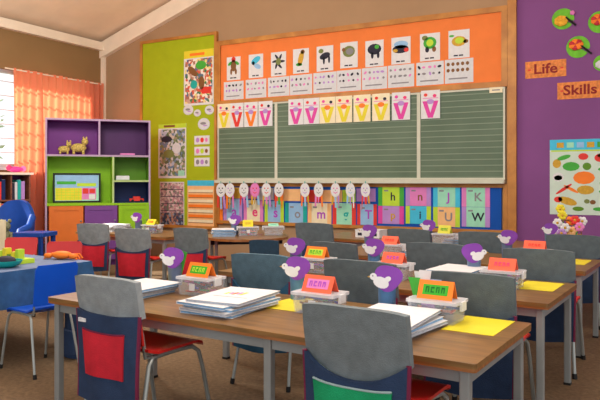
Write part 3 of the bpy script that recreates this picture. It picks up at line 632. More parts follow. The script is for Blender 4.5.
cn = ['white', 'brown', 'red', 'teal', 'gold', 'navy', 'lilac', 'cream', 'black', 'olive', 'peach']
for sh_, zz in (('upper', .92), ('lower', .62)):
    for half, x in (('left', .04), ('right', bw * .52 + .03)):
        xe = x + bw * .40; k = 0
        while x < xe - .05:
            wd_ = random.uniform(.035, .06); hh = random.uniform(.2, .27); ci = (k * 3 + len(sh_ + half) + int(zz * 10)) % len(cols)
            q = thing('storybook', '%s book, %s on the %s shelf, %s bay of the bookshelf' % (cn[ci], ['first from left', 'second from left', 'third from left', 'fourth from left', 'fifth from left', 'sixth from left', 'seventh from left', 'eighth from left', 'ninth from left', 'tenth from left'][k], sh_, half), 'book', BSH(x, .03, zz + .001), ba, 'books in the bookshelf')
            MB().boxx(0, wd_ - .004, 0, .18, 0, hh, cols[ci]).build('cover', q); MB().boxx(.005, wd_ - .009, .005, .182, hh, hh + .002, m_offw).build('pages', q)
            x += wd_; k += 1
q = thing('toy_fish', 'pink soft toy lying on top of the window bookshelf', 'soft toy', BSH(bw * .72, .1, bh + .002), ba)
MB().ball((0, 0, .04), (.1, .05, .04), m_magenta, 12, 8).build('body', q, smooth=True); MB().ball((-.09, 0, .06), (.04, .03, .04), m_inkr, 10, 6).build('head', q, smooth=True); MB().ball((.1, 0, .05), (.04, .01, .04), m_pink, 8, 6).build('tail', q, smooth=True)

# ------------------------------------------------------------------ desks
def desk(name, label, loc, rot, Lx, Dy, ht=.58, group='wooden school desks in rows', top=None, mid=None):
    t = thing(name, label, 'desk', loc, rot, group)
    MB().bev(0, Lx, 0, Dy, ht - .018, ht, top or m_top, .012).bev(.001, Lx - .001, .001, Dy - .001, ht - .03, ht - .018, m_edge, .012).build('tabletop', t)
    for a in ((.05, Lx - .05, .03, .045), (.05, Lx - .05, Dy - .045, Dy - .03)): MB().boxx(a[0], a[1], a[2], a[3], ht - .075, ht - .031, m_steel).build('apron_rail', t)
    for x in (.03, Lx - .045): MB().boxx(x, x + .015, .05, Dy - .05, ht - .075, ht - .031, m_steel).build('end_rail', t)
    for x in [.028, Lx - .064] + ([mid] if mid else []):
        for y in (.02, Dy - .056):
            l = MB().bev(x, x + .036, y, y + .036, .012, ht - .031, m_steel, .006).build('leg', t); MB().boxx(x - .001, x + .037, y - .001, y + .037, 0, .014, m_black).build('foot_cap', l)
    return t
P1 = W(-1.297, 3.333)
Q2 = W(1.202, 3.145); Q3 = W(1.872, 4.262); Q4 = W(2.53, 5.28)
def row(o, a, b, h=0.0): return o + AX * a + BX * b + Vector((0, 0, h))
TD = .735
desk('school_desk', 'long brown desk nearest the camera with three tubs and workbook stacks', row(P1, 0, 0), ROT, 2.232, TD, mid=1.36)
desk('school_desk', 'brown desk of the second row, behind the nearest long desk', row(Q2, -2.09, 0), ROT, 2.09, TD, mid=-.61 + 2.09)
desk('school_desk', 'brown desk of the third row, yellow mat on its right end', row(Q3, -2.0, 0), ROT, 2.0, TD, mid=-.57 + 2.0)
desk('school_desk', 'brown desk of the back row under the letter cards', row(Q4, -2.9, 0), ROT, 2.9, TD, mid=-1.26 + 2.9)
FL = P(98, 233, .58); FL.z = 0
desk('school_desk', 'brown desk at far left in front of the colourful shelf unit', row(FL, -.4, 0), ROT, 1.45, .7)
# half round table by the pinboards
HT = P(205, 236.5, .58); HT.z = 0; HR = R(38); Lh = .89
def HTp(x, y, h=0): return HT + Vector((x * cos(HR) - y * sin(HR), x * sin(HR) + y * cos(HR), h))
t = thing('half_round_table', 'curved front wooden table below the pinboards', 'table', HT, HR)
mb = MB(); pts = [(0, .0)] + [(Lh / 2 - Lh / 2 * cos(pi * k / 18), -.43 * sin(pi * k / 18)) for k in range(1, 18)] + [(Lh, 0), (Lh, .3), (0, .3)]
n_ = len(pts); mb.add([(x, y, .555) for x, y in pts] + [(x, y, .58) for x, y in pts], [tuple(range(n_ - 1, -1, -1)), tuple(range(n_, 2 * n_))], m_top); mb.add([(x, y, .555) for x, y in pts] + [(x, y, .58) for x, y in pts], [(i, (i + 1) % n_, n_ + (i + 1) % n_, n_ + i) for i in range(n_)], m_edge); mb.build('tabletop', t)
for x, y in ((.06, .22), (Lh - .1, .22), (.1, -.06), (Lh - .14, -.06)): MB().bev(x, x + .036, y, y + .036, 0, .554, m_steel, .006).build('leg', t)
MB().boxx(.06, Lh - .06, .0, .016, .49, .554, m_dark).build('apron_rail', t)

# ------------------------------------------------------------------ chairs
def back_y(z): return -.185 - .055 * (z - .43) / .3
def chair(shell, name='school_chair', label='', loc=(0, 0, 0), rot=0, group=None, seatm=None):
    t = thing(name, label, 'chair', loc, rot, group); seatm = seatm or shell
    def sa_(u, v, o=0):
        x = (u - .5) * 2; y = -.175 + .375 * v; z = .432 - .02 * (1 - x * x) * sin(pi * min(1, v * 1.1)) - (.03 * ((v - .8) / .2) ** 2 if v > .8 else 0) + (.02 * ((.15 - v) / .15) if v < .15 else 0)
        return (x * .195 * (1 - .12 * (v > .92)), y, z + o)
    MB().slab(lambda u, v: sa_(u, v, -.012), lambda u, v: sa_(u, v, 0), 10, 12, seatm).build('seat', t, smooth=True)
    def bk(u, v, o=0):
        s = (u - .5) * 2; z = .47 + .275 * v; hw = .185 + .01 * v - (.025 * ((v - .9) / .1) ** 2 if v > .9 else 0); return (s * hw, back_y(z) - .02 * (1 - s * s) + o, z)
    MB().slab(lambda u, v: bk(u, v, -.005), lambda u, v: bk(u, v, .006), 10, 8, shell).build('backrest', t, smooth=True)
    for s in (-1, 1):
        fl_ = MB().tube([(s * .205, .235, .012), (s * .19, .175, .30), (s * .183, .155, .375), (s * .175, .12, .402), (s * .168, .05, .404), (s * .165, 0, .404)], .0105, m_tube).build('leg', t, smooth=True)
        MB().tube([(s * .206, .237, 0), (s * .204, .231, .03)], .0145, m_black).build('foot_cap', fl_)
        rl = MB().tube([(s * .205, -.245, .012), (s * .185, -.175, .30), (s * .178, -.155, .375), (s * .172, -.13, .402), (s * .167, -.06, .404), (s * .165, 0, .404)], .0105, m_tube).build('leg', t, smooth=True)
        MB().tube([(s * .206, -.248, 0), (s * .204, -.242, .03)], .0145, m_black).build('foot_cap', rl)
        MB().tube([(s * .166, -.10, .404), (s * .166, -.165, .41), (s * .164, back_y(.5) + .017, .5), (s * .164, back_y(.545) + .014, .545)], .009, m_tube).build('back_tube', t, smooth=True)
    MB().tube([(-.168, .06, .404), (.168, .06, .404)], .008, m_tube).build('cross_tube', t)
    return t
def bag(hood, cloth, pocket, label, loc, rot, sag=.05, zs=.57, zb=.2, pipe=None, label_tag=False, group='cloth chair bags', smaller=1.0, pz=(.30, .52), pw=.76):
    t = thing('chair_bag', label, 'chair bag', loc, rot, group); t.scale = (smaller,) * 3
    pipe = pipe or m_pipe2
    zt = .762; hw = .207
    def bot(s): return zs - sag * (1 - s * s)
    def yb(z, s, o): return back_y(z) - .02 * (1 - s * s) + o
    # hood: a sleeve over the back, open below
    N = 12; K = 5; mb = MB(); v = []; f = []
    def ring(inn):
        out = []
        for i in range(N + 1):
            s = -1 + 2 * i / N; col = []; ww = (hw - (.005 if inn else 0)); a = .010 if inn else .0165; zz = zt - (.006 if inn else 0)
            tz = zz - .012 * s ** 4
            for j in range(K + 1): z = bot(s) + (tz - bot(s)) * j / K; wr = 0 if inn else .004 * sin(s * 7 + z * 31); col.append((s * ww * (1 + .02 * (1 - j / K)), yb(z, s, -a - wr * (1 - j / K)), z))
            for j in range(K + 1): z = tz - (tz - max(bot(s), .56)) * j / K; col.append((s * ww, yb(z, s, a), z))
            out.append(col)
        return out
    o_, i_ = ring(False), ring(True); n2 = 2 * (K + 1)
    for col in o_ + i_: v += col
    def id_(l, i, j): return l * (N + 1) * n2 + i * n2 + j
    for i in range(N):
        for j in range(n2 - 1):
            f.append((id_(0, i, j), id_(0, i + 1, j), id_(0, i + 1, j + 1), id_(0, i, j + 1))); f.append((id_(1, i, j), id_(1, i, j + 1), id_(1, i + 1, j + 1), id_(1, i + 1, j)))
        for j in (0, n2 - 1): f.append((id_(0, i, j), id_(1, i, j), id_(1, i + 1, j), id_(0, i + 1, j)))
    for i in (0, N):
        for j in range(K):
            for l in (0, 1): f.append((id_(l, i, j), id_(l, i, j + 1), id_(l, i, n2 - 2 - j), id_(l, i, n2 - 1 - j)))
    mb.add(v, f, hood); h_ = mb.build('hood', t, smooth=True)
    MB().tube([(s * hw * 1.02, yb(bot(s), s, -.02), bot(s) + .003) for s in [-1 + 2 * k / 12 for k in range(13)]], .005, pipe, 6).build('binding', h_)
    # hanging bag
    ytop = back_y(.52) - .036
    def bg_(u, v, o):
        s = (u - .5) * 2; za = zb + .02 * s * s; z = za + (bot(s) + .012 - za) * v
        return (s * hw * (.97 + .03 * v), ytop - .02 * (1 - s * s) * v - .012 * (1 - s * s) * (1 - v) * sin(pi * v + .6) + o - .006 * sin(5 * s + 9 * z), z)
    b_ = MB().slab(lambda u, v: bg_(u, v, -.009), lambda u, v: bg_(u, v, .011), 12, 8, cloth).build('pouch', t, smooth=True)
    MB().tube([bg_(0, k / 8, -.002) for k in range(9)], .009, m_pipe, 6).build('binding', b_); MB().tube([bg_(1, k / 8, -.002) for k in range(9)], .009, m_pipe, 6).build('binding', b_)
    if pocket:
        def pk(u, v, o):
            uu = .5 - pw / 2 + pw * u + .03 * (1 - v) * (1 - 2 * u); q = (uu - .5) * 2; za = zb + .02 * q * q; z = pz[0] + (pz[1] - .012 * sin(pi * u) - pz[0]) * v
            return bg_(uu, min(.965, (z - za) / (bot(q) + .012 - za)), -.011 + o - .01 * sin(pi * v) * sin(pi * u))
        p_ = MB().slab(lambda u, v: pk(u, v, -.005), lambda u, v: pk(u, v, .003), 10, 5, pocket).build('pocket', t, smooth=True)
        MB().tube([pk(k / 10, 1, -.003) for k in range(11)], .004, pipe if pocket is m_greenbag else m_pipe, 6).build('binding', p_)
    if label_tag: MB().boxx(-.17, -.12, ytop - .03, ytop - .012, .552, .568, m_white).build('label_tag', t)
    return t
G = 'red school chairs with cloth hoods'
protos = {}
def seated(px, ytop, lab, blab, hood=m_hood, cloth=m_navy, pocket=m_redbag, rot=ROT, sc=1.0, sx=1.0, **kw):
    p = P(px, ytop, .755 * sc); c = Vector((p.x, p.y, 0)) - Vector((-sin(rot), cos(rot), 0)) * (-.255 * sc)
    if 'c' not in protos: o = protos['c'] = chair(m_red, label=lab, group=G)
    else: o = dup(protos['c'], (0, 0, 0), 0, lab, G)
    o.location = c; o.rotation_euler = (0, 0, rot); o.scale = (sc * sx, sc, sc)
    k = (hood.name, cloth.name, pocket.name if pocket else '', tuple(sorted(kw.items())) if not any(hasattr(v, 'name') for v in kw.values()) else str(px))
    if k in protos: b_ = dup(protos[k], c, rot, blab)
    else: b_ = protos[k] = bag(hood, cloth, pocket, blab, c, rot, **kw)
    b_.scale = (sc * sx, sc, sc)
    return c
seated(104.5, 278, 'red plastic chair at front left pulled up to the long desk', 'pale grey hooded navy chair bag with red pocket and white label at front left', m_hood4, m_navy, m_redbag, sag=.012, zs=.592, label_tag=True, zb=.19, pipe=m_pipe, pz=(.325, .525), pw=.68, sx=.94)
seated(352, 308.5, 'red chair at front centre nearest the camera', 'grey hooded navy chair bag with green pocket at front centre', m_hood, m_navy, m_greenbag, sag=.075, zs=.578, pz=(.27, .505), sx=.94)
seated(259, 255, 'red chair in second row behind the largest stack of workbooks', 'blue grey chair bag with deep scalloped hood behind the largest workbook stack', m_hood3, m_teal, None, rot=ROT + R(8), sx=.88, sag=.1, zs=.6)
seated(358, 261.5, 'red chair in second row behind the middle plastic tub', 'slate chair bag behind the middle plastic tub, second row', m_hood2, m_navy, None)
seated(467, 274, 'red chair in second row at the right desk', 'slate chair bag behind the green lettered name tent, second row right', m_hood2, m_navy, None, rot=ROT + R(3))
seated(332, 243,  'red chair in third row behind the orange and green name tent', 'slate chair bag in third row just right of the orange and green name tent', m_hood2, m_navy, None, sc=.95)
seated(435, 244, 'red chair in third row left of the purple bird tin', 'slate chair bag in third row behind the coral tents', m_hood2, m_navy, None)
seated(538, 250, 'red chair in third row with red seat showing under the desk at right', 'blue grey chair bag in third row at right above the yellow mat', m_hood2, m_navy, None, rot=ROT + R(4))
seated(573, 235.5, 'red chair in back row at the right edge by the purple wall', 'dark grey chair bag in back row below the vegetable poster', m_hood2, m_navy, None, rot=ROT + R(6), sc=.975)
seated(482, 232.5, 'red chair in back row below the J and K letter cards', 'dark grey chair bag in back row below the bare blue end of the board', m_hood2, m_navy, None, rot=ROT + R(4), sc=.975)
seated(408, 229.5, 'red chair in back row below the h and n letter cards', 'dark grey chair bag in back row below the h and n letter cards', m_hood2, m_navy, None, sc=.975)
seated(313, 223.5, 'red chair in back row below the teal letter card', 'dark grey chair bag in back row below the teal letter card', m_hood2, m_navy, None)
seated(189.5, 228.5, 'red chair below the orange striped chart', 'mid grey chair bag below the orange striped chart', m_hood, m_navy, m_redbag, rot=ROT + R(8), zs=.535, pz=(.26, .5), pw=.84, sc=.93)
seated(131.5, 229, 'red chair at far left desk before the lime cabinet door', 'pale grey chair bag with red pocket before the lime cabinet door', m_hood4, m_navy, m_redbag, rot=ROT + R(14), sag=.045, zs=.545, pz=(.26, .51), pw=.84, sc=.93)
seated(92, 224, 'red chair at far left desk before the purple cabinet door', 'pale grey chair bag with red pocket before the purple cabinet door', m_hood4, m_navy, m_redbag, rot=ROT + R(16), sag=.045, zs=.545, pz=(.26, .51), pw=.84, sc=.93)
seated(263.5, 240.5, 'small red chair tucked in at the curved table', 'dark teal chair bag tucked in at the curved table', M('dark_teal_cloth', (48, 72, 92), .9, .12, 26), m_navy, None, rot=ROT + R(20), sc=.84, sx=.78)

# ------------------------------------------------------------------ cloth covered table at left with small plastic chairs
ct0 = W(-1.97, 3.95); ctl = .84; ctw = 1.15; ch = .6                  # near right corner; length runs along BX, width along -AX
t = thing('play_table', 'low play table under a blue cloth at the left edge', 'table', ct0, ROT)
MB().boxx(-ctw, 0, 0, ctl, ch - .03, ch - .006, m_top).build('tabletop', t)
for x in (-ctw + .06, -.1):
    for y in (.05, ctl - .09):
        l = MB().bev(x, x + .045, y, y + .045, .012, ch - .03, M('dark_steel', (92, 104, 116), .5), .006).build('leg', t); MB().boxx(x - .002, x + .047, y - .002, y + .047, 0, .014, m_black).build('foot_cap', l)
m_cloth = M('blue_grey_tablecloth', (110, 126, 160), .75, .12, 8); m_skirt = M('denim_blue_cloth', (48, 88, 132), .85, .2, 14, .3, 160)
t = thing('tablecloth', 'blue tablecloth hanging over the play table', 'tablecloth', ct0, ROT)
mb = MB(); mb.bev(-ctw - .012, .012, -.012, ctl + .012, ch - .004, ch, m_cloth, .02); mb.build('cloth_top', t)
mb = MB(); pp = []
per = [(-ctw - .014, -.014), (.014, -.014), (.014, ctl + .014), (-ctw - .014, ctl + .014)]
for k in range(4):
    a, b = Vector(per[k]), Vector(per[(k + 1) % 4]); d = (b - a); nrm = Vector((d.y, -d.x)).normalized(); m_ = 28
    for i in range(m_): q = a + d * i / m_; pp.append((q, nrm, i / m_))
n_ = len(pp); v = []
for lv, (z, am) in enumerate(((ch, 0), (ch - .04, .004), (ch - .13, .016), (ch - .235, .026))):
    for i, (q, nr, s) in enumerate(pp): w_ = am * (1 + .8 * sin(i * .9) + .4 * sin(i * .37)) + am * .3; v.append((q.x + nr.x * w_, q.y + nr.y * w_, z))
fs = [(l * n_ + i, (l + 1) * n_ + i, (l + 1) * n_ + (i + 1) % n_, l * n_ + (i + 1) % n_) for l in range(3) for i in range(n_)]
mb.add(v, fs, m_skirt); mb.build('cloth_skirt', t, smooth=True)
# bare small chairs
def bare(px, ytop, sc, m, label, rot):
    p = P(px, ytop, .755 * sc); c = Vector((p.x, p.y, 0)) + Vector((-sin(rot), cos(rot), 0)) * .255 * sc
    o = chair(m, label=label, loc=c, rot=rot, group='bare plastic chairs at the play table'); o.scale = (sc,) * 3; return o
bare(61, 262.5, .9, m_bluepl, 'bright blue bare plastic chair at the blue cloth table', ROT + R(86)).scale = (.74, .8, .9)
bare(22, 236.5, .82, m_red, 'bare red plastic chair on the far side of the blue cloth table, left one', R(212))
bare(65, 240.5, .82, m_red, 'bare red plastic chair on the far side of the blue cloth table, right one', R(216))
# things on the play table
def on(px, py, h=ch + .002): return P(px, py, h)
q = thing('toy_house', 'yellow and green toy block house on the blue cloth table', 'toy', on(12, 262), ROT)
MB().boxx(-.16, .16, -.07, .07, 0, .03, m_limec).build('base', q); mb = MB()
for k in range(6): MB().bev(-.14 + .05 * k, -.1 + .05 * k, -.05, .0, .03, .06 + .02 * (k % 3), [m_yellow, m_limec, m_yellow, m_dlime, m_yellow, m_limec][k], .006).build('block', q)
q = thing('toy_dish', 'teal dish at the near left of the blue cloth table', 'dish', on(6, 267), 0)
MB().lathe([(.05, 0), (.09, .02), (.105, .045), (.1, .045), (.085, .022), (.01, .012)], (0, 0, 0), m_tealc).build('bowl', q, smooth=True); MB().ball((0, 0, .045), (.07, .06, .03), m_dark, 10, 6).build('filling', q, smooth=True)
q = thing('toy_crab', 'orange toy on the blue cloth table before the red chair', 'toy', on(62, 259), .3)
MB().ball((0, 0, .03), (.08, .05, .03), m_tento, 12, 7).build('body', q, smooth=True)
for s in (-1, 1):
    MB().ball((s * .1, -.02, .025), (.035, .025, .02), m_tento, 8, 6).build('claw', q, smooth=True)
    for k in range(3): MB().tube([(s * .06, -.02 + .03 * k, .03), (s * .11, -.02 + .035 * k, .035), (s * .13, -.02 + .04 * k, .002)], .007, m_tento, 6).build('leg', q)
# blue armchair and low blue table in the reading corner
ac = Pz(6, 7.85, 0); t = thing('armchair', 'blue upholstered child armchair before the bookshelf', 'armchair', ac, R(25)); t.scale = (.74, .8, 1); m_blv = M('blue_vinyl', (20, 70, 158), .5, .1, 8)
MB().bev(-.3, .3, -.25, .3, .06, .36, m_blv, .06).build('seat', t); 
mb = MB().slab(lambda u, v: ((u - .5) * .66, .26 + .05 * v - .06 * (1 - (2 * u - 1) ** 2) * 0 - .1 * (2 * u - 1) ** 2, .36 + .57 * v * (1 - .35 * abs(2 * u - 1) ** 3)), lambda u, v: ((u - .5) * .66, .36 + .05 * v - .1 * (2 * u - 1) ** 2, .36 + .57 * v * (1 - .35 * abs(2 * u - 1) ** 3)), 14, 8, m_blv); mb.build('backrest', t, smooth=True)
for s in (-1, 1): MB().tube([(s * .33, -.24, .06), (s * .33, -.25, .46), (s * .33, -.18, .56), (s * .33, .1, .6), (s * .32, .24, .72)], .055, m_blv, 10).build('armrest', t, smooth=True)
for s in (-1, 1):
    for y in (-.2, .24): MB().tube([(s * .25, y, 0), (s * .25, y, .07)], .02, m_black).build('leg', t)
q = thing('soft_toy', 'greenish soft toy sitting on the blue armchair', 'soft toy', ac + Vector((.02, -.02, .362)), R(25)); m_fur = M('olive_fur', (120, 120, 90), .95, .4, 40, .5, 200)
mb = MB().ball((0, 0, .11), (.09, .07, .11), m_fur).ball((0, -.02, .26), (.07, .065, .065), m_fur); mb.build('body', q, smooth=True)
for s in (-1, 1): MB().ball((s * .05, 0, .325), (.025, .015, .025), m_fur, 8, 5).build('ear', q, smooth=True); MB().tube([(s * .08, -.02, .18), (s * .13, -.07, .1)], .025, m_fur).build('arm', q, smooth=True); MB().tube([(s * .05, -.04, .04), (s * .07, -.15, .03)], .03, m_fur).build('leg', q, smooth=True)
lt = Pz(38, 6.75, 0); t = thing('low_table', 'low navy blue side table beside the orange cabinet door', 'table', lt, R(20))
MB().bev(-.2, .14, -.16, .16, .6, .64, m_blv, .03).build('tabletop', t)
for x in (-.16, .1):
    for y in (-.12, .12): MB().bev(x - .02, x + .02, y - .02, y + .02, 0, .6, m_blv, .006).build('leg', t)
q = thing('folder', 'pale yellow folded card standing at the left edge behind the table', 'folder', Pz(-1, 6.95, .0), R(20))
MB().boxx(-.07, .07, -.002, .002, .0, .75, m_cream2).build('front_leaf', q); MB().boxx(-.07, .07, .012, .016, .0, .75, m_cream2).build('rear_leaf', q); MB().boxx(-.07, .07, -.002, .016, .75, .754, m_cream2).build('fold', q)
# navy school bag on the floor under the long desk
sb = P(76, 356, 0); q = thing('school_bag', 'navy cloth school bag on the floor behind the long desk leg', 'school bag', sb, R(-12))
mb = MB().slab(lambda u, v: ((u - .5) * (.26 - .04 * v), -.07 * sin(pi * min(.95, .1 + .8 * u)) * (1 - .4 * v), .005 + .36 * v), lambda u, v: ((u - .5) * (.26 - .04 * v), .07 * sin(pi * min(.95, .1 + .8 * u)) * (1 - .4 * v) + .01, .005 + .36 * v), 12, 8, m_navy); mb.build('body', q, smooth=True)
MB().slab(lambda u, v: ((u - .5) * .22, -.085 - .01 * sin(pi * u), .04 + .15 * v), lambda u, v: ((u - .5) * .22, -.06, .04 + .15 * v), 6, 4, m_navy).build('front_pocket', q, smooth=True)
MB().tube([(-.05, 0, .36), (-.04, 0, .41), (.04, 0, .41), (.05, 0, .36)], .008, m_navy, 6).build('handle', q, smooth=True)

# ------------------------------------------------------------------ things on the desks
TH = .5815
def workbook(loc, rot, w, d, t_, label, group, edge):
    o = thing('workbook', label, 'workbook', loc, rot, group)
    MB().boxx(-w / 2 + .004, w / 2 - .004, -d / 2 + .004, d / 2 - .004, .0012, t_ - .0012, edge).build('pages', o)
    MB().boxx(-w / 2, w / 2, -d / 2, d / 2, 0, .0012, m_white).boxx(-w / 2, w / 2, -d / 2, d / 2, t_ - .0012, t_, m_white).boxx(-w / 2, -w / 2 + .002, -d / 2, d / 2, 0.0012, t_ - .0012, m_white).build('cover', o)
    return o
pos_name = ['bottom', 'second from bottom', 'third from bottom', 'fourth from bottom', 'fifth from bottom', 'sixth from bottom', 'seventh from bottom']
def stack(o, a, b, w, d, n, where, rot=ROT, tk=.0125, jit=.02):
    top = None
    for k in range(n):
        loc = row(o, a + random.uniform(-jit, jit), b + random.uniform(-jit, jit), TH + k * (tk + .0005))
        nm = 'topmost' if k == n - 1 else pos_name[k]
        top = workbook(loc, rot + R(random.uniform(-6, 6)), w, d, tk, 'white workbook, %s in the stack %s' % (nm, where), 'workbooks on the desks', m_pageb if k % 3 != 1 else m_pageg)
    return top
tp = stack(P1, .99, .27, .28, .38, 5, 'at centre of the long front desk', rot=ROT + R(3))
mb = MB()
for k in range(5): mb.boxx(-.06 + .02 * k, -.045 + .02 * k, .0 + .01 * (k % 2), .04 + .008 * k, .0125, .0131, [m_limec, m_pink, m_tento, m_lilac, m_yellow][k])
mb.boxx(-.08, .1, -.06, -.055, .0125, .0131, m_mid); mb.build('cover_print', tp)
stack(P1, 1.79, .31, .28, .38, 5, 'beside the front right chair')
stack(P1, .33, .29, .28, .37, 4, 'behind the front left chair')
stack(Q2, -.62, .42, .26, .33, 6, 'on the second row before its rightmost tent')
stack(Q3, -1.25, .3, .26, .34, 3, 'on the third row middle desk', )
stack(Q4, -1.33, .27, .26, .34, 3, 'on the back row below the U card')
def stack_on(p0, w, d, n, where, rot, edge=m_pageg, tk=.014):
    for k in range(n): workbook((p0.x + random.uniform(-.01, .01), p0.y + random.uniform(-.01, .01), TH + k * (tk + .0005)), rot + R(random.uniform(-5, 5)), w, d, tk, 'white workbook, %s in the stack %s' % ('topmost' if k == n - 1 else pos_name[k], where), 'workbooks on the desks', edge)
stack_on(row(FL, -.16, .34), .34, .28, 5, 'on the far left desk', ROT)
stack_on(HTp(.2, .07), .24, .26, 5, 'at the left of the curved table', HR, m_pageb)
# yellow mats
def mat(o, a, b, label, rot=0): tag(MB().boxx(-.105, .105, -.155, .155, 0, .0015, m_yellow).build('paper_mat', loc=row(o, a, b, .5803), rot=ROT + rot), label, 'paper mat', 'yellow paper mats on the desks')
mat(P1, 2.06, .57, 'yellow paper mat at the right end of the front row')
mat(P1, 1.17, .54, 'yellow paper mat peeping out beside the centre workbook stack')
mat(P1, .17, .57, 'yellow paper mat at the left end of the front row')
mat(Q2, -.165, .53, 'yellow paper mat at the right end of the second row')
mat(Q3, -.17, .5, 'yellow paper mat at the right end of the third row')

def glyphs(mb, n, w, h, m, y0):
    rr = random.Random(n * 7 + int(w * 100))
    for i in range(n):
        cx = (-.5 + (i + .5) / n) * w; a = w / n * .32
        mb.rect(cx - a, cx - a * .4, -h / 2, h / 2, m, 1, y0); mb.rect(cx - a * .4, cx + a, h * (.2 if i % 2 else .3), h / 2, m, 1, y0)
        if i % 3 != 1: mb.rect(cx + a * .4, cx + a, -h / 2, h * .2, m, 1, y0)
        else: mb.rect(cx - a * .4, cx + a, -h / 2, -h * .3, m, 1, y0)
def tent(p, rot, w, h, m, inkbg, ink, label):
    t = thing('name_tent', label, 'name tent', p, rot, 'folded name tents')
    d = .036; dy = .0035
    mb = MB(); L_ = math.hypot(d, h)
    mb.add([(-w / 2, -d, 0), (w / 2, -d, 0), (w / 2, 0, h), (-w / 2, 0, h), (-w / 2, -d + dy, 0), (w / 2, -d + dy, 0), (w / 2, 0, h - .008), (-w / 2, 0, h - .008)], [(0, 1, 2, 3), (5, 4, 7, 6), (0, 4, 5, 1), (1, 5, 6, 2), (2, 6, 7, 3), (3, 7, 4, 0)], m); fr = mb.build('front_leaf', t)
    mb = MB(); mb.add([(-w / 2, d, 0), (w / 2, d, 0), (w / 2, 0.0005, h - .0005), (-w / 2, 0.0005, h - .0005), (-w / 2, d - dy, 0), (w / 2, d - dy, 0), (w / 2, 0.0005, h - .008), (-w / 2, 0.0005, h - .008)], [(1, 0, 3, 2), (4, 5, 6, 7), (1, 5, 4, 0), (2, 6, 5, 1), (3, 7, 6, 2), (0, 4, 7, 3)], m); mb.build('rear_leaf', t)
    mb = MB()
    if inkbg: mb.rect(-w * .36, w * .36, -h * .3, h * .3, inkbg, 0, .004)
    glyphs(mb, 4 if w > .13 else 5, w * (.6), h * .34, ink, .003)
    th = math.atan2(d, h); mid = Vector((0, -d / 2 - .0008, h / 2)); c, s_ = cos(th), sin(th)
    mb.v = [(x, mid.y + y * c + z * s_, mid.z + z * c - y * s_) for x, y, z in mb.v]
    # front leaf leans back: its top is at larger y
    mb.build('lettering', fr)
    return t
def tub(p, rot, label, w=.21, d=.14, h=.095, detail=True, label_w=True):
    t = thing('plastic_tub', label, 'plastic tub', p, rot, 'clear plastic tubs')
    mb = MB(); k = .9; a = [(-w / 2 * k, -d / 2 * k), (w / 2 * k, -d / 2 * k), (w / 2 * k, d / 2 * k), (-w / 2 * k, d / 2 * k)]; b = [(x / k, y / k) for x, y in a]; th = .003
    ai = [(x * .965, y * .955) for x, y in a]; bi = [(x * .965, y * .955) for x, y in b]
    v = [(x, y, 0) for x, y in a] + [(x, y, h - .012) for x, y in b] + [(x, y, th) for x, y in ai] + [(x, y, h - .012) for x, y in bi]
    f = [(3, 2, 1, 0), (8, 9, 10, 11)]
    for i in range(4): j = (i + 1) % 4; f += [(i, j, 4 + j, 4 + i), (8 + j, 8 + i, 12 + i, 12 + j), (4 + i, 4 + j, 12 + j, 12 + i)]
    mb.add(v, f, m_tub); mb.build('tub_body', t)
    MB().bev(-w / 2 - .008, w / 2 + .008, -d / 2 - .008, d / 2 + .008, h - .012, h, m_lid, .012).build('lid', t)
    for s in (-1, 1): MB().boxx(s * (w / 2 + .009) - .006, s * (w / 2 + .009) + .006, -.025, .025, h - .04, h - .002, m_white).build('clip', t)
    if label_w: MB().boxx(-.018, .018, -d / 2 * .97 - .003, -d / 2 * .97 - .0005, h * .3, h * .68, m_white).build('label', t)
    return t
CR = [m_redc, m_tealc, m_dark, m_inkp, m_gold, m_bluepl, m_grn, m_tento, m_pink, m_brn]
def crayons(p, rot, label, seed, w=.21, d=.14):
    rr = random.Random(seed); mb = MB()
    for k in range(34):
        x, y = rr.uniform(-.3, .3) * w, rr.uniform(-.32, .32) * d; z = .012 + .013 * (k // 7); a = rr.uniform(-.5, .5) + (pi / 2 if k % 5 == 0 else 0); l = .03 if k % 5 == 0 else .032
        mb.tube([(x - l * cos(a), y - l * sin(a), z), (x + l * cos(a), y + l * sin(a), z + rr.uniform(-.003, .003))], .0055, CR[rr.randrange(len(CR))], 6)
    o = mb.build('crayon_pile', loc=p, rot=rot); tag(o, label, 'crayons', None, 'stuff')
def setof(o_, px, py, w, h, m, bg_, ink, place, rot=ROT, cr=True, at=None):
    p = P(px, py, TH + .095 + h / 2); 
    base = Vector((p.x, p.y, TH)) if at is None else Vector((at.x, at.y, TH)); tub(base, rot, 'clear plastic tub with pale lid ' + place[0], label_w=cr)
    if cr: crayons(base + Vector((0, 0, .0045)), rot, 'loose coloured crayons inside the tub ' + place[0], int(px))
    tent(base + Vector((0, 0, .0955)) + BX * .0, rot, w, h, m, bg_, ink, place[1])
setof(P1, 201, 269.5, .15, .07, m_tento, m_inkg, m_limec, ('left of the front centre workbook stack', 'orange name tent with green panel on the front left tub'))
setof(P1, 320, 283.5, .155, .072, m_tentc, m_pink, m_inkp, ('behind the front centre chair', 'orange red name tent with violet letters behind the front centre chair'))
setof(P1, 437, 289.5, .155, .075, m_tento, m_inkg, m_inkgd, ('at the front right beside the yellow mat', 'orange name tent with dark green letters at front right'))
setof(Q2, 317, 252, .15, .07, m_tento, m_limec, m_inkg, ('on the second row left of the slate chairs', 'orange name tent with lime panel in the second row'))
setof(Q2, 394, 257.5, .14, .062, m_tentc, None, m_inkp, ('on the second row centre behind the bird tin', 'coral name tent with violet letters in the second row centre'), cr=False)
setof(Q2, 503, 264, .15, .065, m_tentc, None, m_inkr, ('on the second row right behind the workbooks', 'coral name tent with pink letters in the second row right'))
setof(Q3, 390.5, 240, .135, .06, m_tentc, None, m_redc, ('on the third row left', 'small coral red name tent in the third row centre, above the violet lettered one'), cr=False)
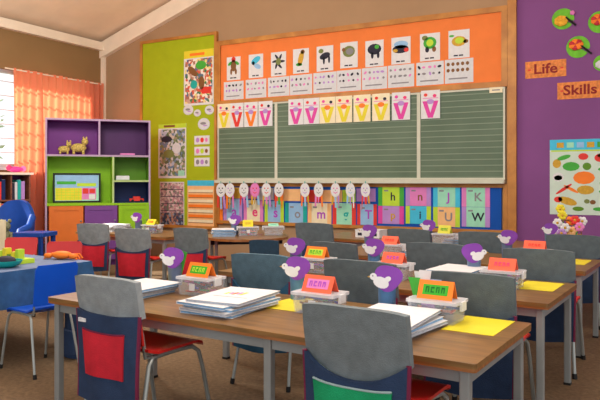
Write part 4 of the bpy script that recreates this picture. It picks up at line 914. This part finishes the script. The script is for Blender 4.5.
setof(Q3, 535, 245, .15, .062, m_tentc, None, m_redc, ('on the third row at right', 'coral red name tent before the purple wall'), cr=False)
setof(Q4, 445, 229.3, .12, .075, m_tenty, None, m_inkg, ('on the back row below the U card', 'yellow green name tent below the U letter card'), cr=False)
setof(FL, 153, 219.5, .13, .06, m_yellow, None, m_tento, ('on the far left desk', 'yellow name tent on the far left desk'), cr=True, at=row(FL, .52, .33))
setof(HT, 247, 221.5, .11, .07, m_yellow, None, m_gold, ('on the curved table', 'yellow name tent on the curved table'), rot=HR, cr=True, at=HTp(.46, .06))
setof(HT, 271, 221.5, .11, .03, m_mint, None, m_tealc, ('at the right of the curved table', 'low mint name tent at the right of the curved table'), rot=HR, cr=False, at=HTp(.74, .08))

# bird tins
m_eye = m_black
def bird_tin(p, rot, label, sc=1.0, flip=1, tinm=m_tin, body=m_purple):
    t = thing('pencil_tin', label, 'pencil tin', p, rot, 'purple bird pencil tins'); t.scale = (sc,) * 3
    MB().lathe([(.036, 0), (.038, .003), (.041, .118), (.043, .122), (.040, .122), (.0365, .006), (.001, .005)], (0, 0, 0), tinm, 18).build('tin', t, smooth=True)
    y0 = -.0435; mb = MB()
    c = []
    for k in range(24):
        a = 2 * pi * k / 24; r = .06 * (1 + .09 * sin(3 * a + .5)); c.append((flip * (.01 + r * 1.02 * cos(a)), .164 + r * .98 * sin(a)))
    mb.flat(c, body, 0, y0, t=.003); mb.build('bird_cutout', t)
    mb = MB(); x = -flip * .022
    mb.ell(x, .142, .036, .025, m_white, 0, 14, -flip * .35, y0 - .001); mb.ell(x - flip * .034, .168, .016, .016, m_white, 1, 10, 0, y0 - .001); mb.flat([(x - flip * .048, .172), (x - flip * .062, .166), (x - flip * .048, .162)], m_gold, 0, y0 - .001); mb.ell(x + flip * .03, .158, .016, .012, m_white, 1, 8, .5, y0 - .001); mb.ell(x - flip * .036, .171, .003, .003, m_eye, 2, 6, 0, y0 - .001)
    mb.build('white_bird', t)
    return t
def ruler(p, rot, m, label, tilt, l=.2, w=.03, name='ruler', cat='ruler'):
    mb = MB(); c, s_ = cos(tilt), sin(tilt)
    for x0, x1, z0, z1, q in ((-w / 2, w / 2, 0, l, m),): mb.boxx(x0, x1, -.0015, .0015, z0, z1, q)
    for k in range(9): mb.boxx(-w / 2, -w / 2 + .008, -.0022, -.0015, .02 * k + .01, .02 * k + .012, m_dark)
    mb.v = [(x * c + z * s_, y, z * c - x * s_) for x, y, z in mb.v]
    tag(mb.build(name, loc=p, rot=rot), label, cat)
PENC = [(m_redc, 'red'), (m_yellow, 'yellow'), (m_grn, 'green'), (m_bluepl, 'blue'), (m_tento, 'orange')]
def pencil(p, rot, m, label, tilt, az, l=.17):
    t = thing('pencil', label, 'pencil', p, rot, 'pencils in the bird tins'); d = Vector((sin(tilt) * cos(az), sin(tilt) * sin(az), cos(tilt)))
    MB().tube([(0, 0, 0), d * (l - .016)], .0038, m, 6).build('shaft', t); MB().tube([d * (l - .016), d * l], [.0038, .0006], m_peach, 6).build('tip', t)
def bt(o, px, py, lab, sc=1.0, flip=1, tinm=m_tin, h=.746, rot=None, at=None):
    p = P(px, py, TH + .165 * sc); p.z = TH; p = p if at is None else Vector((at.x, at.y, TH)); return bird_tin(p, ROT + R(20) if rot is None else rot, lab, sc, flip, tinm)
b1 = bt(P1, 175, 256, 'purple bird pencil tin beside the front left tub with a green ruler', tinm=m_tin2)
b2 = bt(P1, 298, 266, 'purple bird pencil tin just left of the violet lettered tent in the front row')
b3 = bt(P1, 387, 276, 'large purple bird pencil tin behind the front right workbooks')
b4 = bt(Q2, 296, 245, 'purple bird pencil tin in second row left of the lime panelled tent', tinm=m_tin2)
b5 = bt(Q2, 374, 246, 'purple bird pencil tin in second row left of the violet lettered coral tent')
b6 = bt(Q2, 474, 251.5, 'purple bird pencil tin in second row right, bird facing right', flip=-1, tinm=m_tin2)
b7 = bt(Q3, 369, 230.5, 'purple bird pencil tin in third row left of the small coral tent', tinm=m_tin2)
b8 = bt(Q3, 507, 236.5, 'purple bird pencil tin in third row before the pine post', tinm=m_tin2)
b9 = bt(Q4, 428, 225, 'purple bird pencil tin in back row below the i letter card', tinm=m_tin2)
b10 = bt(FL, 139, 211.5, 'purple bird pencil tin on the far left desk', tinm=m_tin2, rot=R(10), at=row(FL, .17, .45))
b11 = bt(HT, 232, 213, 'purple bird pencil tin on the curved table before the pinboard', tinm=m_tin2, rot=R(30), at=HTp(.33, .22))
b12 = bt(Q4, 549, 228.5, 'purple bird pencil tin in back row left of the flowers', tinm=m_tin2, sc=.95)
ruler(b1.location + Vector((.005, .01, .008)), ROT + R(12), m_grn, 'green ruler standing in the front left bird tin', .28, .19, .034)
nm_ = {0: 'front left', 1: 'front centre', 2: 'front right'}
for i, b_ in enumerate((b1, b2, b3)):
    for k in range(3):
        m, c_ = PENC[(k * 2 + i) % 5]; pencil(b_.location + Vector((.012 * (k - 1), .012, .007)), 0, m, '%s pencil standing in the %s bird tin' % (c_, nm_[i]), .12, k * 1.9 + .6)
# bunch of coloured paper in a jar behind the front right tub
pj = row(P1, 1.80, .60, TH); q = thing('paper_jar', 'clear jar with a bunch of folded coloured paper behind the front right tub', 'jar', pj, ROT)
MB().lathe([(.04, 0), (.045, .09), (.043, .09), (.038, .004), (.001, .003)], (0, 0, 0), m_tub, 16).build('jar_body', q, smooth=True)
for k, (m, tl, az, l) in enumerate(((m_grn, -.25, .2, .17), (m_white, .1, 0, .2), (m_palb, .45, .1, .18), (m_yellow, .75, .3, .17), (m_white, -.1, .6, .19), (m_palb, .3, -.3, .15))):
    mb = MB(); w_ = .026; c, s_ = cos(tl), sin(tl); mb.boxx(-w_, w_, -.001, .001, 0, l, m); mb.v = [(x * c * (.5 + z / l * .6) + z * s_ * .8, y + .006 * (k - 2.5), z * c) for x, y, z in mb.v]
    tag(mb.build('folded_paper', loc=pj + Vector((0, 0, .006)), rot=ROT), '%s folded paper slip standing in the paper jar' % ['dark green', 'broad white', 'pale blue leaning right', 'yellow', 'white rear', 'short pale blue'][k], 'paper slip', 'paper slips in the jar')
# flowers in a basket on the back row
pb = P(568, 245, .58); pb.z = TH; q = thing('basket', 'small wicker basket of paper flowers below the vegetable poster', 'basket', pb, 0)
MB().lathe([(.08, 0), (.12, .1), (.115, .1), (.075, .006), (.001, .005)], (0, 0, 0), m_gold, 16).build('bowl', q, smooth=True)
MB().tube([(-.115 * cos(a), 0, .1 + .13 * sin(a)) for a in [pi * k / 10 for k in range(11)]], .006, m_brn, 6).build('handle', q, smooth=True)
fc = [m_white, m_white, m_yellow, m_peach, m_pink, m_white, m_tento, m_lilac, m_yellow, m_redc, m_white]
fo = [(-.09, 0, .2), (-.02, -.03, .16), (-.05, .02, .27), (.03, 0, .13), (.1, -.02, .17), (-.11, -.02, .12), (.02, .02, .22), (-.05, -.05, .11), (-.07, .04, .33), (.06, .0, .23), (.12, .02, .22)]
fd = ['upper left white', 'front middle white', 'high yellow', 'front peach', 'right pink', 'low left white', 'middle orange', 'front lilac', 'highest yellow', 'red', 'far right white']
for k in range(11):
    t = thing('paper_flower', '%s paper flower in the basket on the back row' % fd[k], 'paper flower', pb, 0, 'paper flowers in the basket'); x, y, z = fo[k]
    MB().tube([(x * .3, y * .3, .012), (x, y, z)], .0035, m_grn, 6).build('stem', t)
    mb = MB()
    for j in range(6): a = j * pi / 3; mb.ball((x + .025 * cos(a), y - .006, z + .025 * sin(a)), (.02, .009, .02), fc[k], 7, 5)
    mb.build('petals', t, smooth=True); MB().ball((x, y - .012, z), (.012, .01, .012), m_gold, 7, 5).build('flower_centre', t, smooth=True)

q = thing('carton', 'low white carton with dark scribbles on the back row under the g and T cards', 'carton', row(Q4, -2.33, .3, TH), ROT)
MB().boxx(-.14, .14, -.09, .09, 0, .075, m_white).build('box_body', q)
mb = MB(); mb.rect(-.11, -.06, .02, .05, m_dark, 0, -.087); mb.rect(-.04, .03, .025, .04, m_brn, 0, -.087); mb.rect(.05, .11, .02, .05, m_dark, 0, -.087); mb.build('scribble', q)
MB().boxx(-.143, .143, -.093, .093, .075, .082, m_offw).build('lid', q)
